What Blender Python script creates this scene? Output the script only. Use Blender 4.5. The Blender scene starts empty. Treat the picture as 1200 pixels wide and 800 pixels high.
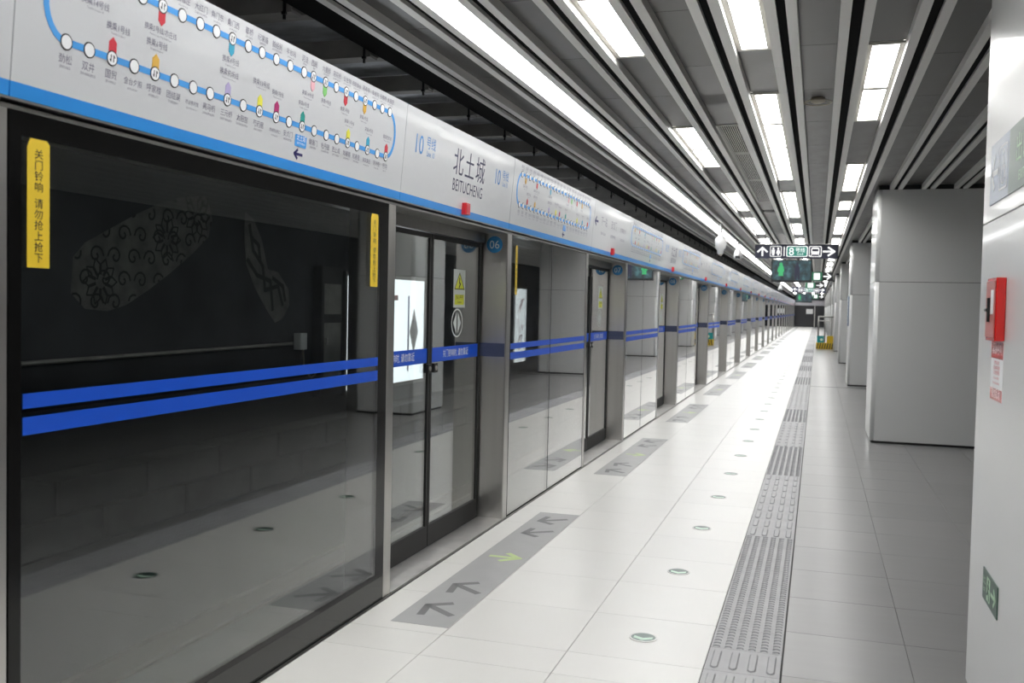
import bpy, math, random
from mathutils import Vector, Matrix
random.seed(7)
SC = bpy.context.scene
COL = SC.collection

# ---------------------------------------------------------------- camera
cam_d = bpy.data.cameras.new('camera')
cam_d.sensor_width = 36.0
cam_d.lens = 1133.417 * 36 / 1200
cam_d.clip_start = 0.05
cam_d.clip_end = 400
cam_d.dof.use_dof = True
cam_d.dof.focus_distance = 6.0
cam_d.dof.aperture_fstop = 4.0
cam_o = bpy.data.objects.new('camera', cam_d)
COL.objects.link(cam_o)
# viewing direction from the vanishing points of the platform edge (Y) and of the floor joints (X)
F = 1133.417
Yd = Vector((358, -35, F)).normalized()
Xd = Vector((3600, 119, -F)).normalized()
Zd = Xd.cross(Yd)
RX = Vector((Xd.x, Yd.x, Zd.x))
RD = Vector((Xd.y, Yd.y, Zd.y))
RF = Vector((Xd.z, Yd.z, Zd.z))
mw = Matrix((( RX.x, -RD.x, -RF.x, 0), (RX.y, -RD.y, -RF.y, 0), (RX.z, -RD.z, -RF.z, 1.6), (0, 0, 0, 1)))
cam_o.matrix_world = mw
SC.camera = cam_o

# ---------------------------------------------------------------- world, exposure
wd = bpy.data.worlds.new('world')
SC.world = wd
wd.use_nodes = True
wd.node_tree.nodes['Background'].inputs[0].default_value = (0.75, 0.85, 1.0, 1)
wd.node_tree.nodes['Background'].inputs[1].default_value = 0.02
SC.view_settings.view_transform = 'Standard'
SC.view_settings.look = 'None'
SC.view_settings.gamma = 1
SC.view_settings.use_curve_mapping = False
SC.view_settings.exposure = 0.64
LAMP = 9.0          # strength of the ceiling diffusers
BAND = 8.0          # strength of the long light strip

# ---------------------------------------------------------------- materials
def mat(name, col, rough=0.5, metal=0.0, coat=0.0, emit=None, estr=0.0, noise=0.0, nscale=(1, 1, 1), spec=None, bump=0.0, objvar=0.0, rvar=0.0):
    m = bpy.data.materials.new(name)
    m.use_nodes = True
    nt = m.node_tree
    b = nt.nodes['Principled BSDF']
    c = (col[0], col[1], col[2], 1)
    b.inputs['Base Color'].default_value = c
    b.inputs['Roughness'].default_value = rough
    b.inputs['Metallic'].default_value = metal
    b.inputs['Coat Weight'].default_value = coat
    b.inputs['Coat Roughness'].default_value = 0.06
    if spec is not None:
        b.inputs['Specular IOR Level'].default_value = spec
    if emit:
        b.inputs['Emission Color'].default_value = (emit[0], emit[1], emit[2], 1)
        b.inputs['Emission Strength'].default_value = estr
    if noise or objvar or bump or rvar:
        tc = nt.nodes.new('ShaderNodeTexCoord')
        mp = nt.nodes.new('ShaderNodeMapping')
        mp.inputs['Scale'].default_value = nscale
        nz = nt.nodes.new('ShaderNodeTexNoise')
        nz.inputs['Scale'].default_value = 1.0
        nz.inputs['Detail'].default_value = 5
        nt.links.new(tc.outputs['Object'], mp.inputs[0])
        nt.links.new(mp.outputs[0], nz.inputs['Vector'])
        mr = nt.nodes.new('ShaderNodeMapRange')
        mr.inputs['From Min'].default_value = 0.3
        mr.inputs['From Max'].default_value = 0.7
        mr.inputs['To Min'].default_value = 1 - noise
        mr.inputs['To Max'].default_value = 1 + noise
        nt.links.new(nz.outputs[0], mr.inputs[0])
        val = mr.outputs[0]
        if objvar:
            oi = nt.nodes.new('ShaderNodeObjectInfo')
            m2 = nt.nodes.new('ShaderNodeMapRange')
            m2.inputs['To Min'].default_value = 1 - objvar
            m2.inputs['To Max'].default_value = 1 + objvar
            nt.links.new(oi.outputs['Random'], m2.inputs[0])
            mu = nt.nodes.new('ShaderNodeMath')
            mu.operation = 'MULTIPLY'
            nt.links.new(val, mu.inputs[0])
            nt.links.new(m2.outputs[0], mu.inputs[1])
            val = mu.outputs[0]
        vm = nt.nodes.new('ShaderNodeVectorMath')
        vm.operation = 'SCALE'
        vm.inputs[0].default_value = col[:3]
        nt.links.new(val, vm.inputs['Scale'])
        nt.links.new(vm.outputs[0], b.inputs['Base Color'])
        if rvar:
            m3 = nt.nodes.new('ShaderNodeMapRange')
            m3.inputs['From Min'].default_value = 0.3
            m3.inputs['From Max'].default_value = 0.7
            m3.inputs['To Min'].default_value = rough - rvar
            m3.inputs['To Max'].default_value = rough + rvar
            nt.links.new(nz.outputs[0], m3.inputs[0])
            nt.links.new(m3.outputs[0], b.inputs['Roughness'])
        if bump:
            bp = nt.nodes.new('ShaderNodeBump')
            bp.inputs['Strength'].default_value = bump
            bp.inputs['Distance'].default_value = 0.01
            nt.links.new(nz.outputs[0], bp.inputs['Height'])
            nt.links.new(bp.outputs[0], b.inputs['Normal'])
    return m

def glass_mat(name, tint, rough=0.004, gain=2.0):
    m = bpy.data.materials.new(name)
    m.use_nodes = True
    nt = m.node_tree
    for n in list(nt.nodes):
        nt.nodes.remove(n)
    N = nt.nodes.new
    out = N('ShaderNodeOutputMaterial')
    geo = N('ShaderNodeNewGeometry')
    dt = N('ShaderNodeVectorMath'); dt.operation = 'DOT_PRODUCT'
    nt.links.new(geo.outputs['Normal'], dt.inputs[0])
    nt.links.new(geo.outputs['Incoming'], dt.inputs[1])
    ab = N('ShaderNodeMath'); ab.operation = 'ABSOLUTE'
    nt.links.new(dt.outputs['Value'], ab.inputs[0])
    su = N('ShaderNodeMath'); su.operation = 'SUBTRACT'; su.inputs[0].default_value = 1
    nt.links.new(ab.outputs[0], su.inputs[1])
    pw = N('ShaderNodeMath'); pw.operation = 'POWER'; pw.inputs[1].default_value = 5
    nt.links.new(su.outputs[0], pw.inputs[0])
    ma = N('ShaderNodeMath'); ma.operation = 'MULTIPLY_ADD'; ma.use_clamp = True
    ma.inputs[1].default_value = 0.96 * gain
    ma.inputs[2].default_value = 0.04 * gain
    nt.links.new(pw.outputs[0], ma.inputs[0])
    tr = N('ShaderNodeBsdfTransparent'); tr.inputs[0].default_value = (*tint, 1)
    gl = N('ShaderNodeBsdfGlossy'); gl.inputs['Roughness'].default_value = rough
    gl.inputs['Color'].default_value = (1, 1, 1, 1)
    mx = N('ShaderNodeMixShader')
    nt.links.new(ma.outputs[0], mx.inputs[0])
    nt.links.new(tr.outputs[0], mx.inputs[1])
    nt.links.new(gl.outputs[0], mx.inputs[2])
    nt.links.new(mx.outputs[0], out.inputs[0])
    return m

def emis(name, col, s):
    m = bpy.data.materials.new(name)
    m.use_nodes = True
    b = m.node_tree.nodes['Principled BSDF']
    b.inputs['Base Color'].default_value = (0.8, 0.8, 0.8, 1) if s > 0.95 else (0.02, 0.02, 0.02, 1)
    b.inputs['Emission Color'].default_value = (*col, 1)
    b.inputs['Emission Strength'].default_value = s
    return m

M = {}
M['tile_white'] = mat('tile_white', (0.70, 0.69, 0.66), 0.30, noise=0.012, nscale=(3, 3, 3), objvar=0.015)
M['tile_grey'] = mat('tile_grey', (0.25, 0.248, 0.245), 0.28, noise=0.03, nscale=(1.5, 12, 3), objvar=0.05)
M['grout'] = mat('grout', (0.10, 0.097, 0.093), 0.8)
M['grout_far'] = mat('grout_far', (0.30, 0.29, 0.28), 0.8)
M['tactile'] = mat('tactile', (0.36, 0.36, 0.37), 0.42, noise=0.06, nscale=(9, 9, 9), objvar=0.05)
M['bump_grey'] = mat('bump_grey', (0.30, 0.30, 0.31), 0.4, noise=0.05, nscale=(9, 9, 9))
M['steel'] = mat('steel', (0.56, 0.55, 0.53), 0.30, metal=1.0, noise=0.03, nscale=(18, 18, 0.8))
M['steel_dark'] = mat('steel_dark', (0.30, 0.295, 0.28), 0.34, metal=1.0, noise=0.03, nscale=(18, 18, 0.8))
M['sill'] = mat('sill', (0.50, 0.49, 0.48), 0.42, metal=0.85, noise=0.12, nscale=(9, 9, 9), rvar=0.06)
M['black'] = mat('black', (0.008, 0.008, 0.009), 0.35)
M['frit'] = mat('frit', (0.006, 0.006, 0.006), 0.12, spec=0.35)
M['kick'] = mat('kick', (0.028, 0.03, 0.028), 0.08)
M['rubber'] = mat('rubber', (0.012, 0.012, 0.012), 0.6)
M['glass'] = glass_mat('glass', (0.84, 0.87, 0.86), gain=2.6)
M['glass_door'] = glass_mat('glass_door', (0.80, 0.84, 0.83), gain=2.4)
M['enamel'] = mat('enamel', (0.62, 0.63, 0.65), 0.30, coat=0.5)
M['enamel_blue'] = mat('enamel_blue', (0.025, 0.27, 0.74), 0.32, coat=0.25)
M['map_blue'] = mat('map_blue', (0.055, 0.33, 0.78), 0.45)
M['ink'] = mat('ink', (0.07, 0.07, 0.13), 0.5)
M['ink_pale'] = mat('ink_pale', (0.19, 0.18, 0.25), 0.5)
M['ink_blue'] = mat('ink_blue', (0.08, 0.28, 0.62), 0.5)
M['ink_black'] = mat('ink_black', (0.01, 0.01, 0.012), 0.5)
M['paper'] = mat('paper', (0.82, 0.83, 0.84), 0.45)
M['navy_ink'] = mat('navy_ink', (0.02, 0.015, 0.12), 0.5)
for n, c in dict(red=(0.60, 0.02, 0.04), gold=(0.72, 0.42, 0.06), yellow=(0.80, 0.75, 0.06), magenta=(0.45, 0.01, 0.15), teal=(0.0, 0.32, 0.28), lavender=(0.42, 0.36, 0.60), pink=(0.80, 0.42, 0.48), green=(0.22, 0.62, 0.16), aqua=(0.03, 0.36, 0.55)).items():
    M['pt_' + n] = mat('print_' + n, c, 0.45)
M['yellow_sticker'] = mat('yellow_sticker', (0.76, 0.53, 0.02), 0.5)
M['stripe_blue'] = mat('stripe_blue', (0.007, 0.085, 0.60), 0.35)
M['stripe_navy'] = mat('stripe_navy', (0.035, 0.045, 0.09), 0.4)
M['disc_blue'] = mat('disc_blue', (0.02, 0.17, 0.38), 0.4)
M['call_red'] = mat('call_red', (0.55, 0.02, 0.03), 0.3)
M['fin'] = mat('fin', (0.76, 0.75, 0.72), 0.40, metal=0.15, noise=0.04, nscale=(20, 0.5, 20))
M['fin_black'] = mat('fin_black', (0.008, 0.008, 0.008), 0.9, spec=0.1)
M['ceil_panel'] = mat('ceil_panel', (0.125, 0.12, 0.117), 0.36, metal=0.6, noise=0.38, nscale=(7, 3.0, 3), objvar=0.14, rvar=0.08)
M['light_frame'] = mat('light_frame', (0.55, 0.53, 0.48), 0.4, metal=0.3)
M['lamp'] = emis('lamp', (1.0, 0.995, 0.975), LAMP)
M['band'] = emis('band', (0.985, 0.995, 1.0), BAND)
M['lightbox'] = emis('lightbox', (0.92, 0.96, 1.0), 1.5)
M['tunnel'] = mat('tunnel', (0.068, 0.070, 0.077), 0.85, noise=0.30, nscale=(1.2, 1.2, 1.2))
M['block'] = mat('block', (0.10, 0.10, 0.10), 0.85, noise=0.25, nscale=(4, 4, 4), objvar=0.12)
M['concrete_dark'] = mat('concrete_dark', (0.10, 0.10, 0.10), 0.9, noise=0.3, nscale=(2, 2, 2))
M['deck'] = mat('deck', (0.55, 0.57, 0.60), 0.45, metal=0.5, noise=0.3, nscale=(4, 9, 4))
M['bracket'] = mat('bracket', (0.36, 0.35, 0.33), 0.55, metal=0.4, noise=0.2, nscale=(5, 5, 5))
M['mural'] = mat('mural', (0.17, 0.17, 0.16), 0.8, noise=0.3, nscale=(6, 6, 6))
M['mural_dark'] = mat('mural_dark', (0.045, 0.045, 0.045), 0.8)
M['sticker_grey'] = mat('sticker_grey', (0.36, 0.36, 0.358), 0.45, noise=0.04, nscale=(5, 5, 5))
M['arrow_grey'] = mat('arrow_grey', (0.17, 0.17, 0.17), 0.5)
M['arrow_green'] = mat('arrow_green', (0.50, 0.62, 0.28), 0.5)
M['disc_green'] = mat('disc_green', (0.06, 0.11, 0.09), 0.3)
M['disc_glow'] = mat('disc_glow', (0.55, 0.74, 0.60), 0.4)
M['wall_white'] = mat('wall_white', (0.60, 0.605, 0.60), 0.30, coat=0.2, bump=0.02, nscale=(3, 3, 3))
M['sign_navy'] = mat('sign_navy', (0.022, 0.025, 0.06), 0.4)
M['sign_white'] = emis('sign_white', (1, 1, 1), 0.9)
M['sign_green'] = emis('sign_green', (0.03, 0.33, 0.25), 0.5)
M['sign_green2'] = emis('sign_green_dark', (0.02, 0.30, 0.14), 0.35)
M['exit_green'] = mat('exit_green', (0.018, 0.07, 0.045), 0.35)
M['exit_glow'] = mat('exit_glow', (0.42, 0.62, 0.42), 0.4)
M['board_blue'] = mat('board_blue', (0.12, 0.17, 0.26), 0.3)
M['fire_red'] = mat('fire_red', (0.62, 0.015, 0.012), 0.25, coat=0.4)
M['fire_pale'] = mat('fire_pale', (0.50, 0.16, 0.14), 0.3)
M['beige'] = mat('beige', (0.55, 0.50, 0.40), 0.5)
M['cam_white'] = mat('cam_white', (0.75, 0.75, 0.75), 0.4)
M['teal_box'] = mat('teal_box', (0.0, 0.26, 0.27), 0.5)
M['yel_box'] = mat('yel_box', (0.62, 0.42, 0.01), 0.5)
M['blk_paint'] = mat('blk_paint', (0.03, 0.03, 0.02), 0.5)
M['dark_glass'] = mat('dark_glass', (0.02, 0.02, 0.024), 0.12)
M['header_white'] = mat('header_white', (0.52, 0.51, 0.55), 0.35)
M['rail_steel'] = mat('rail_steel', (0.25, 0.20, 0.17), 0.45, metal=0.8)
M['ballast'] = mat('ballast', (0.035, 0.034, 0.033), 0.95, noise=0.3, nscale=(8, 8, 8), bump=0.4)
M['warn_white'] = mat('warn_white', (0.55, 0.60, 0.58), 0.45)
M['warn_yellow'] = mat('warn_yellow', (0.68, 0.72, 0.04), 0.45)
def screen_mat():
    m = emis('screen_picture', (0.1, 0.2, 0.2), 0.35)
    nt = m.node_tree
    tc = nt.nodes.new('ShaderNodeTexCoord')
    nz = nt.nodes.new('ShaderNodeTexNoise'); nz.inputs['Scale'].default_value = 9
    cr = nt.nodes.new('ShaderNodeValToRGB')
    cr.color_ramp.elements[0].position = 0.35; cr.color_ramp.elements[0].color = (0.015, 0.03, 0.035, 1)
    cr.color_ramp.elements[1].position = 0.68; cr.color_ramp.elements[1].color = (0.12, 0.30, 0.33, 1)
    e = cr.color_ramp.elements.new(0.55); e.color = (0.05, 0.13, 0.16, 1)
    nt.links.new(tc.outputs['Object'], nz.inputs['Vector'])
    nt.links.new(nz.outputs[0], cr.inputs[0])
    nt.links.new(cr.outputs[0], nt.nodes['Principled BSDF'].inputs['Emission Color'])
    return m
M['screen'] = screen_mat()
M['scr_green'] = emis('screen_green', (0.05, 0.6, 0.2), 0.5)
M['scr_dark'] = emis('screen_dark', (0.02, 0.02, 0.08), 0.3)

# ---------------------------------------------------------------- geometry helpers
class Plane:
    def __init__(s, o, u, v):
        s.o = Vector(o); s.u = Vector(u).normalized(); s.v = Vector(v).normalized(); s.n = s.u.cross(s.v)
    def p(s, a, b, c=0.0):
        return s.o + s.u * a + s.v * b + s.n * c

class MB:
    def __init__(s):
        s.v = []; s.f = []; s.smooth = False
    def add(s, vs, fs):
        k = len(s.v)
        s.v += [tuple(x) for x in vs]
        s.f += [tuple(k + i for i in f) for f in fs]
        return s
    def box(s, x0, x1, y0, y1, z0, z1):
        if x0 > x1: x0, x1 = x1, x0
        if y0 > y1: y0, y1 = y1, y0
        if z0 > z1: z0, z1 = z1, z0
        return s.add([(x0, y0, z0), (x1, y0, z0), (x1, y1, z0), (x0, y1, z0), (x0, y0, z1), (x1, y0, z1), (x1, y1, z1), (x0, y1, z1)],
                     [(0, 3, 2, 1), (4, 5, 6, 7), (0, 1, 5, 4), (1, 2, 6, 5), (2, 3, 7, 6), (3, 0, 4, 7)])
    def bbox(s, x0, x1, y0, y1, z0, z1, c=0.003):
        # box with chamfered vertical edges and top
        pts = [(x0 + c, y0), (x1 - c, y0), (x1, y0 + c), (x1, y1 - c), (x1 - c, y1), (x0 + c, y1), (x0, y1 - c), (x0, y0 + c)]
        return s.prism(pts, z0, z1)
    def prism(s, pts, z0, z1):
        n = len(pts)
        return s.add([(x, y, z0) for x, y in pts] + [(x, y, z1) for x, y in pts],
                     [tuple(range(n - 1, -1, -1)), tuple(range(n, 2 * n))] + [(i, (i + 1) % n, n + (i + 1) % n, n + i) for i in range(n)])
    def poly(s, pl, pts, n0=0.0, n1=0.001):
        a = 0
        for i in range(len(pts)):
            j = (i + 1) % len(pts); a += pts[i][0] * pts[j][1] - pts[j][0] * pts[i][1]
        if a < 0: pts = pts[::-1]
        n = len(pts)
        return s.add([pl.p(u, v, n1) for u, v in pts] + [pl.p(u, v, n0) for u, v in pts],
                     [tuple(range(n))] + [(n + i, n + (i + 1) % n, (i + 1) % n, i) for i in range(n)])
    def rect(s, pl, u0, u1, v0, v1, n0=0.0, n1=0.001):
        return s.poly(pl, [(u0, v0), (u1, v0), (u1, v1), (u0, v1)], n0, n1)
    def rrect(s, pl, u0, u1, v0, v1, r, n0=0.0, n1=0.001, k=4):
        return s.poly(pl, rr(u0, u1, v0, v1, r, k), n0, n1)
    def disc(s, pl, u, v, r, n0=0.0, n1=0.001, k=20, ry=None):
        ry = ry or r
        return s.poly(pl, [(u + r * math.cos(2 * math.pi * i / k), v + ry * math.sin(2 * math.pi * i / k)) for i in range(k)], n0, n1)
    def ring(s, pl, outer, inner, n0=0.0, n1=0.001):
        n = len(outer)
        vs = [pl.p(u, v, n1) for u, v in outer] + [pl.p(u, v, n1) for u, v in inner] + [pl.p(u, v, n0) for u, v in outer]
        fs = [(i, (i + 1) % n, n + (i + 1) % n, n + i) for i in range(n)] + [(2 * n + i, 2 * n + (i + 1) % n, (i + 1) % n, i) for i in range(n)]
        return s.add(vs, fs)
    def stroke(s, pl, pts, w, n0=0.0, n1=0.001):
        for (a, b) in zip(pts[:-1], pts[1:]):
            du, dv = b[0] - a[0], b[1] - a[1]
            L = math.hypot(du, dv) or 1
            ox, oy = -dv / L * w / 2, du / L * w / 2
            ex, ey = du / L * w * 0.3, dv / L * w * 0.3
            s.poly(pl, [(a[0] - ex + ox, a[1] - ey + oy), (a[0] - ex - ox, a[1] - ey - oy), (b[0] + ex - ox, b[1] + ey - oy), (b[0] + ex + ox, b[1] + ey + oy)], n0, n1)
        return s
    def tube(s, pts, r, k=8, caps=True):
        pts = [Vector(p) for p in pts]
        rings = []
        for i, p in enumerate(pts):
            d = (pts[min(i + 1, len(pts) - 1)] - pts[max(i - 1, 0)]).normalized()
            a = d.orthogonal().normalized() if i == 0 else (rings[-1][1] - d * rings[-1][1].dot(d)).normalized()
            rings.append((p, a, d))
        vs = []
        for p, a, d in rings:
            b = d.cross(a)
            for j in range(k):
                t = 2 * math.pi * j / k
                vs.append(p + (a * math.cos(t) + b * math.sin(t)) * r)
        fs = []
        for i in range(len(pts) - 1):
            for j in range(k):
                fs.append((i * k + j, i * k + (j + 1) % k, (i + 1) * k + (j + 1) % k, (i + 1) * k + j))
        if caps:
            fs += [tuple(range(k - 1, -1, -1)), tuple((len(pts) - 1) * k + j for j in range(k))]
        return s.add(vs, fs)
    def lathe(s, c, prof, k=20):
        vs = []; fs = []
        for r, z in prof:
            for j in range(k):
                t = 2 * math.pi * j / k
                vs.append((c[0] + r * math.cos(t), c[1] + r * math.sin(t), c[2] + z))
        n = len(prof)
        for i in range(n - 1):
            for j in range(k):
                fs.append((i * k + j, i * k + (j + 1) % k, (i + 1) * k + (j + 1) % k, (i + 1) * k + j))
        fs += [tuple(range(k - 1, -1, -1)), tuple((n - 1) * k + j for j in range(k))]
        return s.add(vs, fs)
    def text(s, pl, body, u, v, size, sx=1.0, align='CENTER', n=0.0012, line=1.0, res=2, xspace=1.0):
        vs, fs = glyphs(body, align, line, res, xspace)
        s.add([pl.p(u + x * size * sx, v + y * size, n) for x, y in vs], fs)
        return s
    def build(s, name, m, parent=None, smooth=False):
        me = bpy.data.meshes.new(name)
        me.from_pydata(s.v, [], s.f)
        me.materials.append(M[m] if isinstance(m, str) else m)
        if smooth:
            me.polygons.foreach_set('use_smooth', [True] * len(me.polygons))
        o = bpy.data.objects.new(name, me)
        COL.objects.link(o)
        if parent is not None: o.parent = parent
        return o

def rr(u0, u1, v0, v1, r, k=4):
    pts = []
    for cx, cy, a0 in ((u1 - r, v0 + r, -90), (u1 - r, v1 - r, 0), (u0 + r, v1 - r, 90), (u0 + r, v0 + r, 180)):
        for i in range(k + 1):
            a = math.radians(a0 + 90 * i / k)
            pts.append((cx + r * math.cos(a), cy + r * math.sin(a)))
    return pts

_g = {}
def glyphs(body, align, line, res, xspace=1.0):
    key = (body, align, line, res, xspace)
    if key in _g: return _g[key]
    c = bpy.data.curves.new('lettering', 'FONT')
    c.body = body; c.align_x = align; c.resolution_u = res; c.space_line = line; c.space_character = xspace
    o = bpy.data.objects.new('lettering', c)
    COL.objects.link(o)
    dg = bpy.context.evaluated_depsgraph_get()
    me = o.evaluated_get(dg).to_mesh()
    vs = [(v.co.x, v.co.y) for v in me.vertices]
    fs = [tuple(p.vertices) for p in me.polygons]
    # face the plane normal
    out = []
    for f in fs:
        a = sum(vs[f[i]][0] * vs[f[(i + 1) % len(f)]][1] - vs[f[(i + 1) % len(f)]][0] * vs[f[i]][1] for i in range(len(f)))
        out.append(f if a > 0 else f[::-1])
    bpy.data.objects.remove(o)
    bpy.data.curves.remove(c)
    _g[key] = (vs, out)
    return _g[key]

def thing(name, label, cat, loc=(0, 0, 0), group=None):
    o = bpy.data.objects.new(name, None)
    o.empty_display_size = 0.2
    COL.objects.link(o)
    o.location = loc
    o['label'] = label; o['category'] = cat
    if group: o['group'] = group
    return o
def tag(o, label, cat, group=None):
    o['label'] = label; o['category'] = cat
    if group: o['group'] = group
    return o
def struct(o):
    o['kind'] = 'structure'
    return o
def stuff(o):
    o['kind'] = 'stuff'
    return o
def setting(name, loc=(0, 0, 0)):
    o = bpy.data.objects.new(name, None)
    COL.objects.link(o); o.location = loc
    o['kind'] = 'structure'
    return o
def dup(root, loc, label=None, group=None):
    r = root.copy(); COL.objects.link(r); r.location = loc
    if label: r['label'] = label
    if group: r['group'] = group
    for ch in list(root.children):
        c = ch.copy(); COL.objects.link(c); c.parent = r
        for g in list(ch.children):
            d = g.copy(); COL.objects.link(d); d.parent = c
    return r
ORD = ['first', 'second', 'third', 'fourth', 'fifth', 'sixth', 'seventh', 'eighth', 'ninth', 'tenth', 'eleventh', 'twelfth', 'thirteenth', 'fourteenth', 'fifteenth', 'sixteenth', 'seventeenth', 'eighteenth', 'nineteenth', 'twentieth', 'twenty-first', 'twenty-second', 'twenty-third', 'twenty-fourth', 'twenty-fifth', 'twenty-sixth', 'twenty-seventh', 'twenty-eighth', 'twenty-ninth', 'thirtieth'] + ['thirty-' + w for w in ('first', 'second', 'third', 'fourth', 'fifth', 'sixth', 'seventh', 'eighth', 'ninth')] + ['fortieth'] + ['forty-' + w for w in ('first', 'second', 'third', 'fourth', 'fifth', 'sixth', 'seventh', 'eighth', 'ninth')] + ['fiftieth']

Y0, YE = -13.0, 103.0
PITCH = 4.62
COLY = [3.34 + 9.33 * 0] + [12.65 + 9.55 * i for i in range(10)]

# ---------------------------------------------------------------- floor
floor = setting('floor')
MB().box(-2.45, 6.2, Y0, 104.5, -0.30, -0.006).build('floor_slab', 'grout', floor)
P = 0.6165
row0 = 4.317
def tilemesh(w, d, m, name, z=0.0, g=0.0026):
    mb = MB()
    c = 0.0004
    x0, x1, y0, y1 = g / 2, w - g / 2, g / 2, d - g / 2
    mb.add([(x0, y0, -0.006), (x1, y0, -0.006), (x1, y1, -0.006), (x0, y1, -0.006),
            (x0, y0, z - c), (x1, y0, z - c), (x1, y1, z - c), (x0, y1, z - c),
            (x0 + c, y0 + c, z), (x1 - c, y0 + c, z), (x1 - c, y1 - c, z), (x0 + c, y1 - c, z)],
           [(0, 1, 5, 4), (1, 2, 6, 5), (2, 3, 7, 6), (3, 0, 4, 7), (4, 5, 9, 8), (5, 6, 10, 9), (6, 7, 11, 10), (7, 4, 8, 11), (8, 9, 10, 11)])
    me = bpy.data.meshes.new(name)
    me.from_pydata(mb.v, [], mb.f)
    me.materials.append(M[m])
    return me
def place(me, name, x, y, parent):
    o = bpy.data.objects.new(name, me); COL.objects.link(o); o.parent = parent; o.location = (x, y, 0)
    return o
wcols = [(-2.175, -1.685), (-1.685, -1.06), (-1.06, -0.437)]
gcols = [(-0.100, 0.452), (0.452, 1.052), (1.052, 1.652), (1.652, 2.252)]
NEAR = 27
wm = [tilemesh(b - a, P, 'tile_white', 'floor_tile') for a, b in wcols]
wn = [tilemesh(b - a, 0.285, 'tile_white', 'floor_tile') for a, b in wcols]
gm = [tilemesh(b - a, P, 'tile_grey', 'grey_floor_tile') for a, b in gcols]
for ci, (a, b) in enumerate(wcols):
    for r in range(0, NEAR):
        place(wm[ci], 'floor_tile', a, row0 + r * P, floor)
    place(wn[ci], 'floor_tile', a, row0 - 0.285, floor)
    for r in range(3):
        place(wm[ci], 'floor_tile', a, row0 - 0.285 - (r + 1) * P, floor)
GN = 36
for ci, (a, b) in enumerate(gcols):
    for r in range(-3, GN):
        y = 4.98 + r * P
        place(gm[ci], 'grey_floor_tile', a, y, floor)
# beyond, the same tiles joined
def tilefield(cols, ys, m, name):
    mb = MB()
    for a, b in cols:
        for y in ys:
            mb.add([(a + .0011, y + .0011, 0), (b - .0011, y + .0011, 0), (b - .0011, y + P - .0011, 0), (a + .0011, y + P - .0011, 0)], [(0, 1, 2, 3)])
    o = mb.build(name, m, floor); o['kind'] = 'stuff'
    return o
tilefield(wcols, [row0 + r * P for r in range(NEAR, int((YE + .8 - row0) / P))] + [row0 - 0.285 - P * k for k in range(4, 28)], 'tile_white', 'far_floor_tiles')
gy_far = [4.98 + r * P for r in range(GN, int((YE + .8 - 4.98) / P))]
tilefield(gcols, gy_far + [4.98 - P * k for k in range(4, 29)], 'tile_grey', 'far_grey_floor_tiles')
tilefield([(2.252 + .6 * i, 2.852 + .6 * i) for i in range(6)], [4.98 + r * P for r in range(-28, int((YE + .8 - 4.98) / P))], 'tile_grey', 'hall_floor_tiles')
# steel edge strip between the tiles and the screens
MB().box(-2.188, -2.183, Y0, YE, -0.006, 0.004).build('edge_strip', 'steel', floor)
MB().box(-2.183, -2.176, Y0, YE, -0.006, -0.004).build('edge_groove', 'rubber', floor)
MB().box(-0.105, -0.0995, Y0, YE, -0.006, -0.001).build('strip_groove', 'rubber', floor)
MB().box(-0.09, 2.3, 21.6, 21.66, -0.006, 0.0015).build('expansion_joint', 'rubber', floor)

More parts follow.
